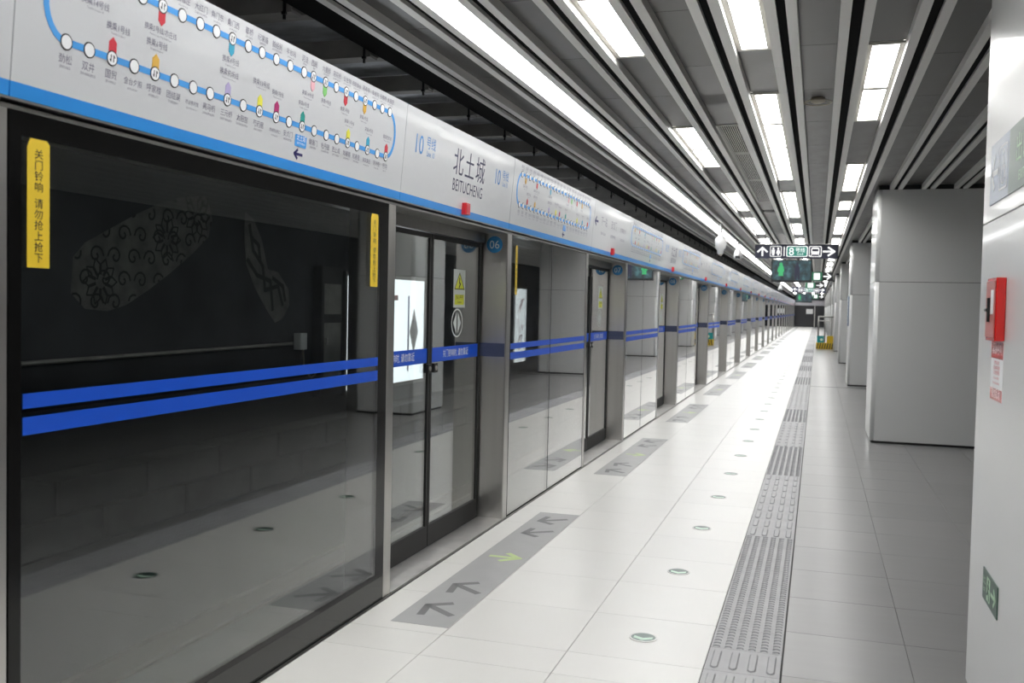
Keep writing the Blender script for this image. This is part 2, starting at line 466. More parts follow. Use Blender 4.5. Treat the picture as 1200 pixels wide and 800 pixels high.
# tactile paving tiles
TX0, TX1 = -0.435, -0.107
TW = TX1 - TX0
TP = 0.30
def frust(mb, x0, x1, y0, y1, h, c, z=0.0):
    mb.add([(x0, y0, z), (x1, y0, z), (x1, y1, z), (x0, y1, z), (x0 + c, y0 + c, z + h), (x1 - c, y0 + c, z + h), (x1 - c, y1 - c, z + h), (x0 + c, y1 - c, z + h)],
           [(0, 1, 5, 4), (1, 2, 6, 5), (2, 3, 7, 6), (3, 0, 4, 7), (4, 5, 6, 7)])
def tact_mesh(kind):
    mb = MB()
    x0, x1, y0, y1 = 0.001, TW - 0.001, 0.001, TP - 0.001
    mb.add([(x0, y0, -0.006), (x1, y0, -0.006), (x1, y1, -0.006), (x0, y1, -0.006), (x0, y0, 0), (x1, y0, 0), (x1, y1, 0), (x0, y1, 0)],
           [(0, 1, 5, 4), (1, 2, 6, 5), (2, 3, 7, 6), (3, 0, 4, 7), (4, 5, 6, 7)])
    if kind == 'bar':
        for i in range(4):
            cx = TW * (i + 0.5) / 4
            # bar with rounded ends
            w, a, b, h = 0.019, 0.028, TP - 0.028, 0.0055
            base = [(cx - w, a + w), (cx - w * .6, a + w * .3), (cx, a), (cx + w * .6, a + w * .3), (cx + w, a + w), (cx + w, b - w), (cx + w * .6, b - w * .3), (cx, b), (cx - w * .6, b - w * .3), (cx - w, b - w)]
            n = len(base)
            cy = (a + b) / 2
            top = [(cx + (x - cx) * 0.72, cy + (y - cy) * 0.96) for x, y in base]
            mb.add([(x, y, 0) for x, y in base] + [(x, y, h) for x, y in top], [(i2, (i2 + 1) % n, n + (i2 + 1) % n, n + i2) for i2 in range(n)] + [tuple(range(n, 2 * n))])
    else:
        for i in range(6):
            cx = TW * (i + 0.5) / 6
            for j in range(7):
                cy = TP * (j + 0.5) / 7
                for sx in (-1, 1):
                    # two halves of a crescent
                    xs = [0, sx * 0.009, sx * 0.017]
                    ys = [0.006, 0.003, -0.006]
                    vs = []
                    for x, y in zip(xs, ys):
                        vs += [(cx + x, cy + y - 0.006, 0), (cx + x, cy + y, 0.005), (cx + x, cy + y + 0.006, 0)]
                    fs = [(0, 3, 4, 1), (1, 4, 5, 2), (3, 6, 7, 4), (4, 7, 8, 5), (6, 8, 7)]
                    if sx < 0: fs = [f[::-1] for f in fs]
                    mb.add(vs, fs)
    me = bpy.data.meshes.new('tactile_tile')
    me.from_pydata(mb.v, [], mb.f)
    me.materials.append(M['tactile'])
    return me
tb, td = tact_mesh('bar'), tact_mesh('dot')
edges = [4.62, 6.87, 9.66, 11.85, 14.38, 16.38, 22.1, 24.5, 27.0, 29.5, 32.0, 36, 39, 43, 46, 50, 53, 57, 60, 64, 68, 72, 76, 80, 84, 88, 92, 96, 100]
far_t = {True: MB(), False: MB()}
y = 4.62 - TP * 12
k = 0
while y < 102:
    kind = sum(1 for e in edges if y + TP / 2 > e) % 2 == 0
    if y < 42:
        place(tb if kind else td, 'tactile_tile', TX0, y, floor)
    else:
        mb = far_t[kind]
        mb.add([(TX0 + .002, y + .002, 0), (TX1 - .002, y + .002, 0), (TX1 - .002, y + TP - .002, 0), (TX0 + .002, y + TP - .002, 0)], [(0, 1, 2, 3)])
        for i in range(4 if kind else 6):
            n = 4 if kind else 6
            cx = TX0 + TW * (i + .5) / n
            frust(mb, cx - .018, cx + .018, y + .02, y + TP - .02, .005, .005)
    y += TP
for kd, mb in far_t.items():
    o = mb.build('far_tactile_tiles', 'tactile' if kd else 'bump_grey', floor); o['kind'] = 'stuff'

# ---------------------------------------------------------------- tunnel behind the screens
WX = -5.5
wl = MB().box(WX - 0.3, WX, Y0, YE + 2, -1.3, 3.9).build('wall_left', 'tunnel'); struct(wl)
tf = MB().box(WX, -2.45, Y0, YE + 2, -1.5, -1.25).build('floor_trackbed', 'ballast'); struct(tf)
pe = MB().box(-2.75, -2.45, Y0, YE + 2, -1.25, -0.02).build('trim_1', 'concrete_dark'); struct(pe)
bm = {}
# rows of concrete blocks along the foot of the tunnel wall
for r, (z0, z1) in enumerate(((0.02, 0.27), (-0.25, 0.0))):
    mb = MB(); mb.bbox(0.004, 0.34, 0.008, 0.985, z0, z1 - 0.01, 0.012)
    proto = mb.build('wall_block', 'block', wl)
    for i in range(26):
        o = proto if i == 0 else bpy.data.objects.new('wall_block', proto.data)
        if i: COL.objects.link(o); o.parent = wl
        o.location = (WX, 3.6 + i * 1.0 + r * 0.5, 0)
mb = MB().box(WX, WX + 0.36, 29.6, YE, -0.25, 0.26)
mb.build('far_wall_blocks', 'block', wl)
MB().box(WX, WX + 0.36, Y0, YE, -1.25, -0.26).build('wall_footing', 'tunnel', wl)
for x in (-4.85, -3.42):
    mb = MB().box(x - .035, x + .035, Y0, YE, -1.10, -1.05).box(x - .01, x + .01, Y0, YE, -1.2, -1.1).box(x - .06, x + .06, Y0, YE, -1.25, -1.2)
    o = mb.build('train_rail', 'rail_steel')
    tag(o, 'steel running rail in the dark track pit, ' + ('nearer the tunnel wall' if x < -4 else 'nearer the platform edge'), 'rail', 'running rails')
# conduit and small phone box on the tunnel wall
o = MB().tube([(WX + .04, 5.2, 1.10), (WX + .04, 9.35, 1.13)], 0.018, 6).build('wall_conduit', 'bracket')
tag(o, 'thin pipe running along the dark tunnel wall behind the nearest glass', 'pipe')
t = thing('wall_phone', 'small pale wall box with looped cable beside the dark cabinet in the tunnel', 'phone box', (WX, 9.5, 1.15))
MB().bbox(0.0, 0.09, -0.06, 0.09, -0.09, 0.09, .01).build('case', 'paper', t)
MB().tube([(0.05, 0.06, -0.09), (0.05, 0.09, -0.3), (0.05, 0.25, -0.42), (0.05, 0.42, -0.36), (0.05, 0.46, -0.1)], 0.012, 6).build('cable', 'beige', t)
t = thing('wall_cabinet', 'dark grey equipment cabinet on tunnel wall beside the glowing advert', 'cabinet', (WX, 9.86, 0.5))
MB().bbox(0, 0.12, 0, 0.5, 0, 1.5, .01).build('body', 'concrete_dark', t)
pl = Plane((0.12, 0, 0), (0, 1, 0), (0, 0, 1))
MB().rect(pl, 0.05, 0.45, 0.95, 1.3, 0, 0.004).build('upper_door', 'bracket', t)
MB().rect(pl, 0.05, 0.45, 0.1, 0.85, 0, 0.004).build('lower_door', 'bracket', t)
MB().rect(pl, 0.08, 0.12, 0.6, 0.68, 0.004, 0.02).build('handle', 'steel', t)
# illuminated adverts on the tunnel wall
def advert(y0, y1, label, kind):
    t = thing('advert_lightbox', label, 'light box', (WX + .001, y0, 0.48), 'advert light boxes on the tunnel wall')
    W, H = y1 - y0, 1.48
    pl = Plane((0.14, 0, 0), (0, 1, 0), (0, 0, 1))
    MB().box(0, 0.137, 0, W, 0, H).build('case', 'steel_dark', t)
    f = MB().rect(pl, 0.05, W - 0.05, 0.05, H - 0.05, -0.003, 0.0).build('poster', 'lightbox', t)
    if kind == 0:
        MB().stroke(pl, [(0.30, 0.3), (0.30, 1.15), (0.62, 1.15), (0.62, 0.3), (0.3, 0.3)], 0.05).build('blue_outline', 'stripe_blue', f)
        MB().poly(pl, [(2.05, 0.42), (2.2, 0.72), (2.05, 1.05), (1.9, 0.72)]).build('grey_diamond', 'bracket', f)
        MB().stroke(pl, [(1.86, 0.2), (1.86, 1.2)], 0.05).build('blue_bar', 'stripe_blue', f)
        MB().rect(pl, 1.0, 1.5, 1.15, 1.22).build('red_print', 'pt_red', f)
    else:
        rnd = random.Random(3)
        mb = MB()
        for i in range(16):
            a, b = rnd.uniform(.2, W - .3), rnd.uniform(.25, H - .3)
            mb.stroke(pl, [(a, b), (a + rnd.uniform(-.15, .15), b + rnd.uniform(.05, .15))], 0.035)
        stuff(mb.build('red_print', 'pt_red', f))
        MB().rect(pl, 0.1, W - .1, 0.12, 0.2).build('text_block', 'ink_pale', f)
    return t
advert(10.4, 12.85, 'glowing white advert with blue outline behind the first screen door', 0)
advert(17.15, 17.95, 'glowing white advert with red strokes seen behind the second fixed glass', 1)
advert(29.0, 30.0, 'glowing white panel with red strokes standing in for a reflection, far along the tunnel wall', 1)  # made-up glowing box in place of a pale reflection in the glass
# mural of scroll work, painted flat on the tunnel wall in two shards
def inside(p, poly):
    c = False
    for i in range(len(poly)):
        a, b = poly[i], poly[i - 1]
        if (a[1] > p[1]) != (b[1] > p[1]) and p[0] < (b[0] - a[0]) * (p[1] - a[1]) / (b[1] - a[1]) + a[0]: c = not c
    return c
t = thing('wall_mural', 'faint grey mural of scrolls and flowers on the dark tunnel wall', 'mural', (WX, 6.0, 1.5))
pl = Plane((0.001, 0, 0), (0, 1, 0), (0, 0, 1))
sh1 = [(0.10, 0.12), (0.12, 0.40), (0.25, 0.52), (0.55, 0.66), (0.85, 0.80), (1.15, 0.92), (1.5, 1.02), (1.84, 1.06), (1.92, 0.85), (1.86, 0.68), (1.6, 0.50), (1.3, 0.32), (1.0, 0.16), (0.72, 0.03), (0.5, -0.02), (0.25, 0.0)]
sh2 = [(2.46, 0.98), (2.62, 0.92), (2.78, 0.72), (2.9, 0.42), (3.1, 0.40), (3.32, 0.22), (3.34, 0.05), (3.2, -0.10), (3.05, -0.14), (2.88, 0.0), (2.66, 0.22), (2.50, 0.45), (2.46, 0.7)]
MB().poly(pl, sh1, 0, 0.002).build('painted_shard', 'mural', t)
MB().poly(pl, sh2, 0, 0.002).build('painted_shard', 'mural', t)
mb = MB()
rnd = random.Random(5)
def scroll(u, v, r, s):
    pts = [(u + s * r * (1 - q / 15) * math.cos(q * .55), v + r * (1 - q / 15) * math.sin(q * .55)) for q in range(14)]
    for a, b in zip(pts[:-1], pts[1:]):
        if inside(a, sh1) and inside(b, sh1): mb.stroke(pl, [a, b], 0.018, 0.002, 0.003)
for i in range(9):
    for j in range(6):
        scroll(0.15 + i * 0.22 + (j % 2) * .1, 0.05 + j * 0.19, 0.085, 1 if (i + j) % 2 else -1)
for cu, cv in ((0.42, 0.22), (1.25, 0.62), (1.68, 0.86)):
    for q in range(10):
        a0 = q * math.tau / 10
        pts = [(cu + math.cos(a0 + d) * rr_, cv + math.sin(a0 + d) * rr_) for d, rr_ in ((-.2, .06), (-.28, .14), (0, .19), (.28, .14), (.2, .06))]
        if all(inside(p, sh1) for p in pts): mb.stroke(pl, pts, 0.014, 0.003, 0.004)
stuff(mb.build('scroll_pattern', 'mural_dark', t))
mb = MB()
for pts in ([(2.55, .85), (2.62, .6), (2.8, .45), (2.85, .2), (3.1, .25), (3.2, .05)], [(2.52, .5), (2.7, .35), (2.95, .3), (3.0, 0.0)], [(2.6, .72), (2.72, .66), (2.75, .5)], [(3.0, .33), (3.2, .25), (3.25, .1)]):
    mb.stroke(pl, pts, 0.045, 0.002, 0.003)
mb.build('dark_streaks', 'mural_dark', t)

# tunnel ceiling with deck, cross brackets, hangers and the long black duct
cs = MB().box(WX - .3, -2.45, Y0, YE + 2, 3.75, 3.95).build('ceiling_tunnel', 'concrete_dark'); struct(cs)
MB().box(WX, -2.66, Y0, YE, 3.215, 3.225).build('deck_sheet', 'deck', cs)
br = MB()
br.box(WX, -2.66, -0.05, 0.05, 3.10, 3.115).box(WX, -2.66, -0.05, -0.04, 3.115, 3.212).box(WX, -2.66, 0.17, 0.26, 3.15, 3.212)
for q in range(12):
    br.box(WX + .15 + q * .22, WX + .18 + q * .22, -0.052, -0.0505, 3.15, 3.18)
proto = None
n_b = 44
for i in range(n_b):
    t0 = thing('cross_bracket', ORD[i] + ' steel cross bracket from the camera, above the tunnel track', 'bracket', (0, 3.62 + i * .93, 0), 'brackets above the track') if proto is None else dup(proto, (0, 3.62 + i * .93, 0), ORD[i] + ' steel cross bracket from the camera, above the tunnel track')
    if proto is None:
        proto = t0
        br.build('angle_beam', 'bracket', t0)
        MB().box(-2.70, -2.688, -0.065, -0.052, 3.06, 3.16).box(-2.706, -2.682, -0.07, -0.052, 3.085, 3.10).build('hanger_rod', 'black', t0)
duct = MB().box(-2.66, -2.442, Y0, YE, 3.13, 3.745).build('cable_duct', 'fin_black')
tag(duct, 'long matt black cable duct running beside the ceiling fins', 'duct')

# ---------------------------------------------------------------- ceiling: fins, recessed panels, lamps
ceil = setting('ceiling')
MB().box(-2.44, 6.2, Y0, YE + 2, 3.42, 3.6).build('ceiling_slab', 'fin_black', ceil)
ZB = 3.10
FIN = [(-2.437, -2.390, -2.340, -2.290), (-2.077, -2.027, -1.979, -1.929), (-1.751, -1.700, -1.650, -1.600), (-1.388, -1.339, -1.287, -1.238), (-1.028, -0.976, -0.925, -0.870),
       (-0.663, -0.609, -0.561, -0.506), (-0.301, -0.245, -0.198, -0.144), (0.062, 0.115, 0.174, 0.226), (0.433, 0.486, 0.540, 0.592), (0.793, 0.840, 0.885, 0.937)]
x = 1.150
while x < 6.0:
    FIN.append((x, x + .05, x + .098, x + .15)); x += 0.36
for i, (a, b, c, d) in enumerate(FIN):
    far = YE
    MB().box(b + .0005, c - .0005, Y0, YE, ZB + .022, ZB + .12).build('gap_shade_strip', 'fin_black', ceil)  # black strip stands in for the shade between the fins
    for (p, q) in ((a, b), (c, d)):
        L = 3.57
        if i < 10:
            ys = [Y0] + [Y0 + 1.4 + L * k + (i % 2) * 1.19 for k in range(0, 12)] + [far]
        else:
            ys = [Y0, far]
        for y0, y1 in zip(ys[:-1], ys[1:]):
            MB().box(p, q, y0 + .002, y1 - .002, ZB, ZB + 0.10).build('ceiling_fin', 'fin', ceil)
GRID0, GP = 4.78, 1.19
PZ = 3.155
lit = {4: set([-1, 0, 3, 4, 7, 8, 10, 11, 12, 14, 15]), 6 - 1 + 0: set([0, 2, 3, 4, 5, 7, 8, 9, 11, 12, 14, 15]), 7: set([1, 2, 5, 6, 8, 10, 11, 12, 14, 15])}
# channel index -> between FIN[i].d and FIN[i+1].a
chan = [(FIN[i][3], FIN[i + 1][0]) for i in range(len(FIN) - 1)]
LIT = {3: lit[4], 5: lit[5], 7: lit[7]}
for k in range(16, 90):
    if k % 3 != 1:
        for s_ in LIT.values(): s_.add(k)
LROW = {3: 'left', 5: 'middle', 7: 'right'}
def lamp_parts(t, x0, x1, g, clips):
    # everything local to the lamp's own corner
    w = x1 - x0
    MB().box(0.0, 0.030, 0, g, 0, .012).box(w - 0.030, w, 0, g, 0, .012).box(.03, w - .03, 0, .036, 0, .012).box(.03, w - .03, g - .036, g, 0, .012).build('frame', 'light_frame', t)
    MB().box(0.030, w - 0.030, .036, g - .036, .004, .014).build('diffuser', 'lamp', t)
proto_l = None
far_and_unseen_lamps = {'f': MB(), 'd': MB()}
vent_cells = range(3, 8)
pcache = {}
for ci, (x0, x1) in enumerate(chan):
    if ci == 1:
        continue     # the light strip
    w = x1 - x0
    count = 0
    for k in range(-14, 83):
        y0 = GRID0 + GP * k
        if ci in LIT and k in LIT[ci]:
            if k < -1 or k > 46:
                far_and_unseen_lamps['f'].box(x0, x0 + .03, y0, y0 + GP, PZ - .012, PZ).box(x1 - .03, x1, y0, y0 + GP, PZ - .012, PZ)
                far_and_unseen_lamps['d'].box(x0 + .03, x1 - .03, y0 + .012, y0 + GP - .012, PZ - .008, PZ)
                continue
            lab = '%s white ceiling lamp from the camera in the %s lamp row' % (ORD[count], LROW[ci])
            loc = (x0, y0, PZ - .014)
            t = thing('ceiling_lamp', lab, 'ceiling light', loc, LROW[ci] + ' row of ceiling lamps')
            key = ('lamp', round(w, 4))
            if key not in pcache:
                lamp_parts(t, x0, x1, GP - .004, False)
                pcache[key] = t
            else:
                for ch in pcache[key].children:
                    c = ch.copy(); COL.objects.link(c); c.parent = t
            count += 1
            continue
        if ci in LIT and k < -1 and k % 3 != 0:  # unseen lamps behind the camera, added for their light
            far_and_unseen_lamps['f'].box(x0, x0 + .03, y0, y0 + GP, PZ - .012, PZ)
            far_and_unseen_lamps['d'].box(x0 + .03, x1 - .03, y0 + .012, y0 + GP - .012, PZ - .008, PZ)
            continue
        if ci == 4 and k in vent_cells:
            continue
        if k > 20 or ci > 9:
            key = 'farpanel'
            pcache.setdefault(key, MB()).box(x0, x1, y0 + .003, y0 + GP - .003, PZ, PZ + .01)
            continue
        key = ('p', round(w, 4))
        if key not in pcache:
            o = MB().box(0, w, 0.003, GP - .003, 0, .01).build('ceiling_panel', 'ceil_panel', ceil)
            pcache[key] = o.data
        else:
            o = bpy.data.objects.new('ceiling_panel', pcache[key]); COL.objects.link(o); o.parent = ceil
        dy = 0.35 if ci in (0, 4, 8) else 0.0
        o.location = (x0, y0 + dy if not (ci == 4 and k in (2, 8)) else y0, PZ)
o = pcache['farpanel'].build('far_ceiling_panels', 'ceil_panel', ceil); o['kind'] = 'stuff'
t = thing('ceiling_lamp', 'run of small ceiling lamps at the far end of the platform, with unseen ones added behind the camera', 'ceiling light', (0, 0, 0)); t['kind'] = 'stuff'
o = far_and_unseen_lamps['f'].build('frame', 'light_frame', t)
o = far_and_unseen_lamps['d'].build('diffuser', 'lamp', t)
# recess side cheeks (painted) beside every channel
mb = MB()
for ci, (x0, x1) in enumerate(chan[:10]):
    mb.box(x0 - .002, x0, Y0, YE, ZB + .002, PZ + .02).box(x1, x1 + .002, Y0, YE, ZB + .002, PZ + .02)
# long light strip
t = thing('light_strip', 'continuous bright white light strip running the whole length beside the track', 'light strip', (0, 0, 0))
sx0, sx1 = chan[1]
strip_me = None
for k in range(-14, 81):
    y0 = 5.03 + 1.213 * k
    if strip_me is None:
        o = MB().box(sx0 + .004, sx1 - .004, 0.012, 1.201, ZB + .012, ZB + .03).build('diffuser', 'band', t); strip_me = o.data
    else:
        o = bpy.data.objects.new('diffuser', strip_me); COL.objects.link(o); o.parent = t
    o.location = (0, y0, 0)
MB().box(sx0, sx1, Y0, YE, ZB + .032, ZB + .04).build('backing', 'bracket', t)
MB().box(sx0 + .034, sx0 + .038, Y0, YE, ZB + .006, ZB + .0115).build('divider', 'bracket', t)
# air vent grille
t = thing('air_vent', 'long dark slatted air grille in the ceiling between two fin pairs', 'air vent', (chan[4][0], GRID0 + GP * 3, 0))
w = chan[4][1] - chan[4][0]
L = GP * 5
MB().box(0, w, 0, L, PZ + .03, PZ + .04).build('backing', 'fin_black', t)
MB().box(0, .018, 0, L, PZ - .01, PZ + .03).box(w - .018, w, 0, L, PZ - .01, PZ + .03).box(0.018, w - .018, 0, .02, PZ - .01, PZ + .03).box(0.018, w - .018, L - .02, L, PZ - .01, PZ + .03).build('frame', 'fin', t)
sl = None
for i in range(10):
    if sl is None:
        o = MB().box(-.0035, .0035, .02, L - .02, PZ - .008, PZ - .002).build('slat', 'fin', t); sl = o.data
    else:
        o = bpy.data.objects.new('slat', sl); COL.objects.link(o); o.parent = t
    o.location = (.026 + (w - .052) * i / 9, 0, 0)
MB().box(.018, w - .018, L * .27, L * .27 + .01, PZ - .002, PZ + .02).box(.018, w - .018, L * .62, L * .62 + .01, PZ - .002, PZ + .02).build('cross_bar', 'fin', t)
# smoke detector with hoop
t = thing('smoke_detector', 'round beige smoke detector with a pale hoop under a dark ceiling panel', 'smoke detector', (-0.045, 7.45, PZ))
MB().lathe((0, 0, 0), [(.036, -.035), (.048, -.03), (.05, 0.0)], 18).build('body', 'beige', t, True)
MB().tube([(.098 * math.cos(a * math.tau / 20), .098 * math.sin(a * math.tau / 20), -.032) for a in range(21)], .005, 6, False).build('hoop', 'beige', t, True)
MB().tube([(-.098, 0, -.032), (.098, 0, -.032)], .003, 5).build('cross_wire', 'beige', t)

# ---------------------------------------------------------------- platform screen: fascia panels
TS = 0.0793
def fpl():   # origin at the foot of the fascia face, u = +Y, v up the slanted face
    return Plane((-2.17, 0, 2.15), (0, 1, 0), (TS, 0, 1))
FV = 0.519
def fascia(y0, y1, label, name='fascia_panel'):
    t = thing(name, label, 'sign panel', (0, y0, 0), 'white fascia panels over the platform screens')
    key = round(y1 - y0, 3)
    if ('fa', key) in pcache:
        for nm, me, mt in pcache[('fa', key)]:
            o = bpy.data.objects.new(nm, me); COL.objects.link(o); o.parent = t
        return t
    W = y1 - y0
    pl = fpl()
    g = .0025
    mb = MB()
    a0, a1 = pl.p(g, .047), pl.p(g, FV)
    xb = -2.40
    def slab(v0, v1, u0, u1, nm, m):
        A, B, C, D = pl.p(u0, v0), pl.p(u1, v0), pl.p(u1, v1), pl.p(u0, v1)
        vs = [A, B, C, D] + [Vector((xb, q.y, q.z)) for q in (A, B, C, D)]
        return MB().add(vs, [(0, 1, 2, 3), (5, 4, 7, 6), (1, 0, 4, 5), (3, 2, 6, 7), (0, 3, 7, 4), (2, 1, 5, 6)]).build(nm, m, t)
    o1 = slab(.047, FV, g, W - g, 'white_face', 'enamel')
    o2 = slab(.004, .047, g, W - g, 'blue_band', 'enamel_blue')
    o3 = slab(-.004, .003, 0, W, 'steel_lip', 'steel')
    pcache[('fa', key)] = [(o.name.split('.')[0], o.data, 0) for o in (o1, o2, o3)]
    return t

STB = ['劲松 JINSONG', '双井 SHUANGJING', '国贸 GUOMAO', '金台夕照 JINTAIXIZHAO', '呼家楼 HUJIALOU', '团结湖 TUANJIEHU', '农业展览馆 Agricultural Exhibition Center', '亮马桥 LIANGMAQIAO', '三元桥 SANYUANQIAO', '太阳宫 TAIYANGGONG', '芍药居 SHAOYAOJU', '惠新西街南口 HUIXINXIJIE NANKOU', '安贞门 ANZHENMEN', '北土城 BEITUCHENG', '健德门 JIANDEMEN', '牡丹园 MUDANYUAN', '西土城 XITUCHENG', '知春路 ZHICHUNLU', '知春里 ZHICHUNLI', '海淀黄庄 HAIDIANHUANGZHUANG', '苏州街 SUZHOUJIE', '巴沟 BAGOU']
UB = [.197, .292, .392, .496, .600, .703, .809, .910, 1.019, 1.125, 1.239, 1.364, 1.466, 1.575, 1.680, 1.791, 1.893, 2.001, 2.099, 2.212, 2.325, 2.425]
STT = ['潘家园 PANJIAYUAN', '十里河 SHILIHE', '分钟寺 FENZHONGSI', '成寿寺 CHENGSHOUSI', '宋家庄 SONGJIAZHUANG', '石榴庄 SHILIUZHUANG', '大红门 DAHONGMEN', '角门东 JIAOMEN East', '角门西 JIAOMEN West', '草桥 CAOQIAO', '纪家庙 JIJIAMIAO', '首经贸 SHOUJINGMAO', '丰台站 FENGTAI Railway Station', '泥洼 NIWA', '西局 XIJU', '六里桥 LIULIQIAO', '莲花桥 LIANHUAQIAO', '公主坟 GONGZHUFEN', '西钓鱼台 XIDIAOYUTAI', '慈寿寺 CISHOUSI', '车道沟 CHEDAOGOU', '长春桥 CHANGCHUNQIAO', '火器营 HUOQIYING']
UT = [.205, .305, .410, .513, .615, .720, .822, .920, 1.022, 1.128, 1.226, 1.332, 1.441, 1.556, 1.637, 1.747, 1.847, 1.947, 2.046, 2.146, 2.249, 2.339, 2.429]
TRB = {2: ('red', '换乘1号线', 'Transfer to Line 1', .02), 4: ('gold', '换乘6号线', 'Transfer to Line 6', .0), 8: ('lavender', '换乘机场线', 'Transfer to Airport Express', .0), 10: ('yellow', '换乘13号线', 'Transfer to Line 13', 0), 11: ('magenta', '换乘5号线', 'Transfer to Line 5', 0), 13: ('teal', '换乘8号线', 'Transfer to Line 8', .0), 17: ('yellow', '换乘13号线', 'Transfer to Line 13', 0), 19: ('aqua', '换乘4号线', 'Transfer to Line 4', 0), 21: ('red', '换乘西郊线', 'Transfer to XIJIAO Line', 0)}
TRT = {1: ('gold', '换乘14号线', 'Transfer to Line 14', 0), 4: ('red', '换乘5号线/亦庄线', 'Transfer to Line 5/YIZHUANG Line', 0), 8: ('aqua', '换乘4号线', 'Transfer to Line 4', 0), 14: ('pink', '换乘14号线', 'Transfer to Line 14', -.035), 15: ('green', '换乘9号线', 'Transfer to Line 9', .018), 17: ('red', '换乘1号线', 'Transfer to Line 1', 0), 19: ('gold', '换乘6号线', 'Transfer to Line 6', 0)}
VB, VT = .2035, .4315
JOINED = ('circle_outline', 'circle_face', 'transfer_arrow', 'transfer_tab', 'station_names', 'latin_names', 'present_station_name')
def route_map(t, level):
    """draw the loop-line map on a fascia panel of 2.6 m; parts: loop, circles, writing"""
    pl = fpl()
    if ('map', level) in pcache:
        for nm, me in pcache[('map', level)]:
            o = bpy.data.objects.new(nm, me); COL.objects.link(o); o.parent = t
            if nm in JOINED: o['kind'] = 'stuff'
        return
    made = []
    # loop line with rounded ends
    uL, uR = .197, 2.425
    h = (VT - VB) / 2; vm = (VT + VB) / 2
    def path(off):
        pts = []
        for i in range(13):
            a = math.radians(-90 + 180 * i / 12)
            pts.append((uR + (0.088 + off) * math.cos(a), vm + (h + off) * math.sin(a)))
        for i in range(13):
            a = math.radians(90 + 180 * i / 12)
            pts.append((uL + (0.088 + off) * math.cos(a), vm + (h + off) * math.sin(a)))
        return pts
    made.append(MB().ring(pl, path(.0105), path(-.0105), 0, .0012).build('loop_line', 'map_blue', t))
    cb, cw = MB(), MB()
    for us, v in ((UB, VB), (UT, VT)):
        for u in us:
            cb.disc(pl, u, v, .0245, 0, .0018, 20)
            cw.disc(pl, u, v, .0205, .0018, .0024, 20)
    if level == 0:
        MB.sc = getattr(MB, 'sc', None) or (MB().disc(pl, 0, 0, .0245, 0, .0018, 20).build('station_circle', 'ink_black', t), MB().disc(pl, 0, 0, .0205, .0018, .0024, 20).build('circle_face', 'paper', None))
        first = True
        vd = pl.p(0, 1) - pl.p(0, 0)
        for us, v in ((UB, VB), (UT, VT)):
            for u in us:
                a = MB.sc[0] if first else MB.sc[0].copy()
                b = MB.sc[1] if first else MB.sc[1].copy()
                if not first: COL.objects.link(a); COL.objects.link(b)
                a.parent = t; b.parent = a
                a.location = Vector((0, u, 0)) + vd * v
                first = False
    else:
        made.append(stuff(cb.build('circle_outline', 'ink_black', t)))
        made.append(stuff(cw.build('circle_face', 'paper', t)))
    # transfer marks: pointed coloured tabs
    tabs = {}
    glyph = MB()
    for tr, us, v, s in ((TRB, UB, VB, 1), (TRT, UT, VT, -1)):
        for i, (c, zh, en, du) in tr.items():
            u = us[i]
            tabs.setdefault(c, MB()).poly(pl, [(u - .017, v + s * .018), (u + .017, v + s * .018), (u + .017, v + s * .05), (u, v + s * .066), (u - .017, v + s * .05)], 0, .0016)
            for q in (-1, 1):
                glyph.stroke(pl, [(u + q * .006, v - .010), (u + q * .006, v + .010)], .003, .0024, .0030)
                glyph.stroke(pl, [(u + q * .006, v + q * .010), (u + q * .011, v + q * .004)], .003, .0024, .0030)
    if level < 2:
        made.append(glyph.build('transfer_arrow', 'ink_black', t))
    for c, mb in (tabs.items() if level < 3 else ()):
        made.append(mb.build('transfer_tab', 'pt_' + c, t))
    # present station box and arrow
    made.append(MB().rrect(pl, UB[13] - .048, UB[13] + .048, .114, .165, .006, 0, .0012).build('present_station_box', 'map_blue', t))
    mb = MB().stroke(pl, [(UB[13] - .045, .082), (UB[13] + .02, .082)], .012).stroke(pl, [(UB[13] - .02, .100), (UB[13] - .045, .082), (UB[13] - .02, .064)], .011)
    made.append(mb.build('direction_arrow', 'navy_ink', t))
    zh, en, wb = MB(), MB(), MB()
    for names, us, vz, ve, side in ((STB, UB, .142, .126, 1), (STT, UT, .476, .462, -1)):
        for i, (nm, u) in enumerate(zip(names, us)):
            a, b = nm.split(' ', 1)
            n = len(a)
            size = .030 if n <= 2 else (.028 if n == 3 else (.024 if n == 4 else .0165 if n < 6 else .0155))
            tgt = wb if (side == 1 and i == 13) else zh
            nn = .0024 if tgt is wb else .0012
            tgt.text(pl, a, u, vz, size, .92, n=nn, res=1)
            tgt2 = wb if tgt is wb else en
            if level < 2:
                tgt2.text(pl, b, u, ve - .001, .0125 if len(b) < 12 else .0085, .85 if len(b) < 18 else .6, n=nn, res=1)
            else:
                tgt2.rect(pl, u - .035, u + .035, ve, ve + .006, 0, .0012)
    for tr, us, vz, s in ((TRB, UB, .292, 1), (TRT, UT, .340, -1)):
        for i, (c, z_, e_, du) in tr.items():
            dv = .0
            if s == 1 and i == 11: dv = -.0
            if s == 1 and i == 10: dv = .012
            zh.text(pl, z_, us[i] + du, vz + dv, (.027 if len(z_) < 8 else .024) if us[i] < 1.3 else .022, .9, n=.0012, res=1)
            if level < 2:
                en.text(pl, e_, us[i] + du, vz + dv - .014, .010 if len(e_) < 22 else .0085, .9, n=.0012, res=1)
    made.append(zh.build('station_names', 'ink_pale', t))
    made.append(en.build('latin_names', 'ink_pale', t))
    made.append(wb.build('present_station_name', 'paper', t))
    for o in made:
        if o.name.split('.')[0] in JOINED: o['kind'] = 'stuff'
    pcache[('map', level)] = [(o.name.split('.')[0], o.data) for o in made]

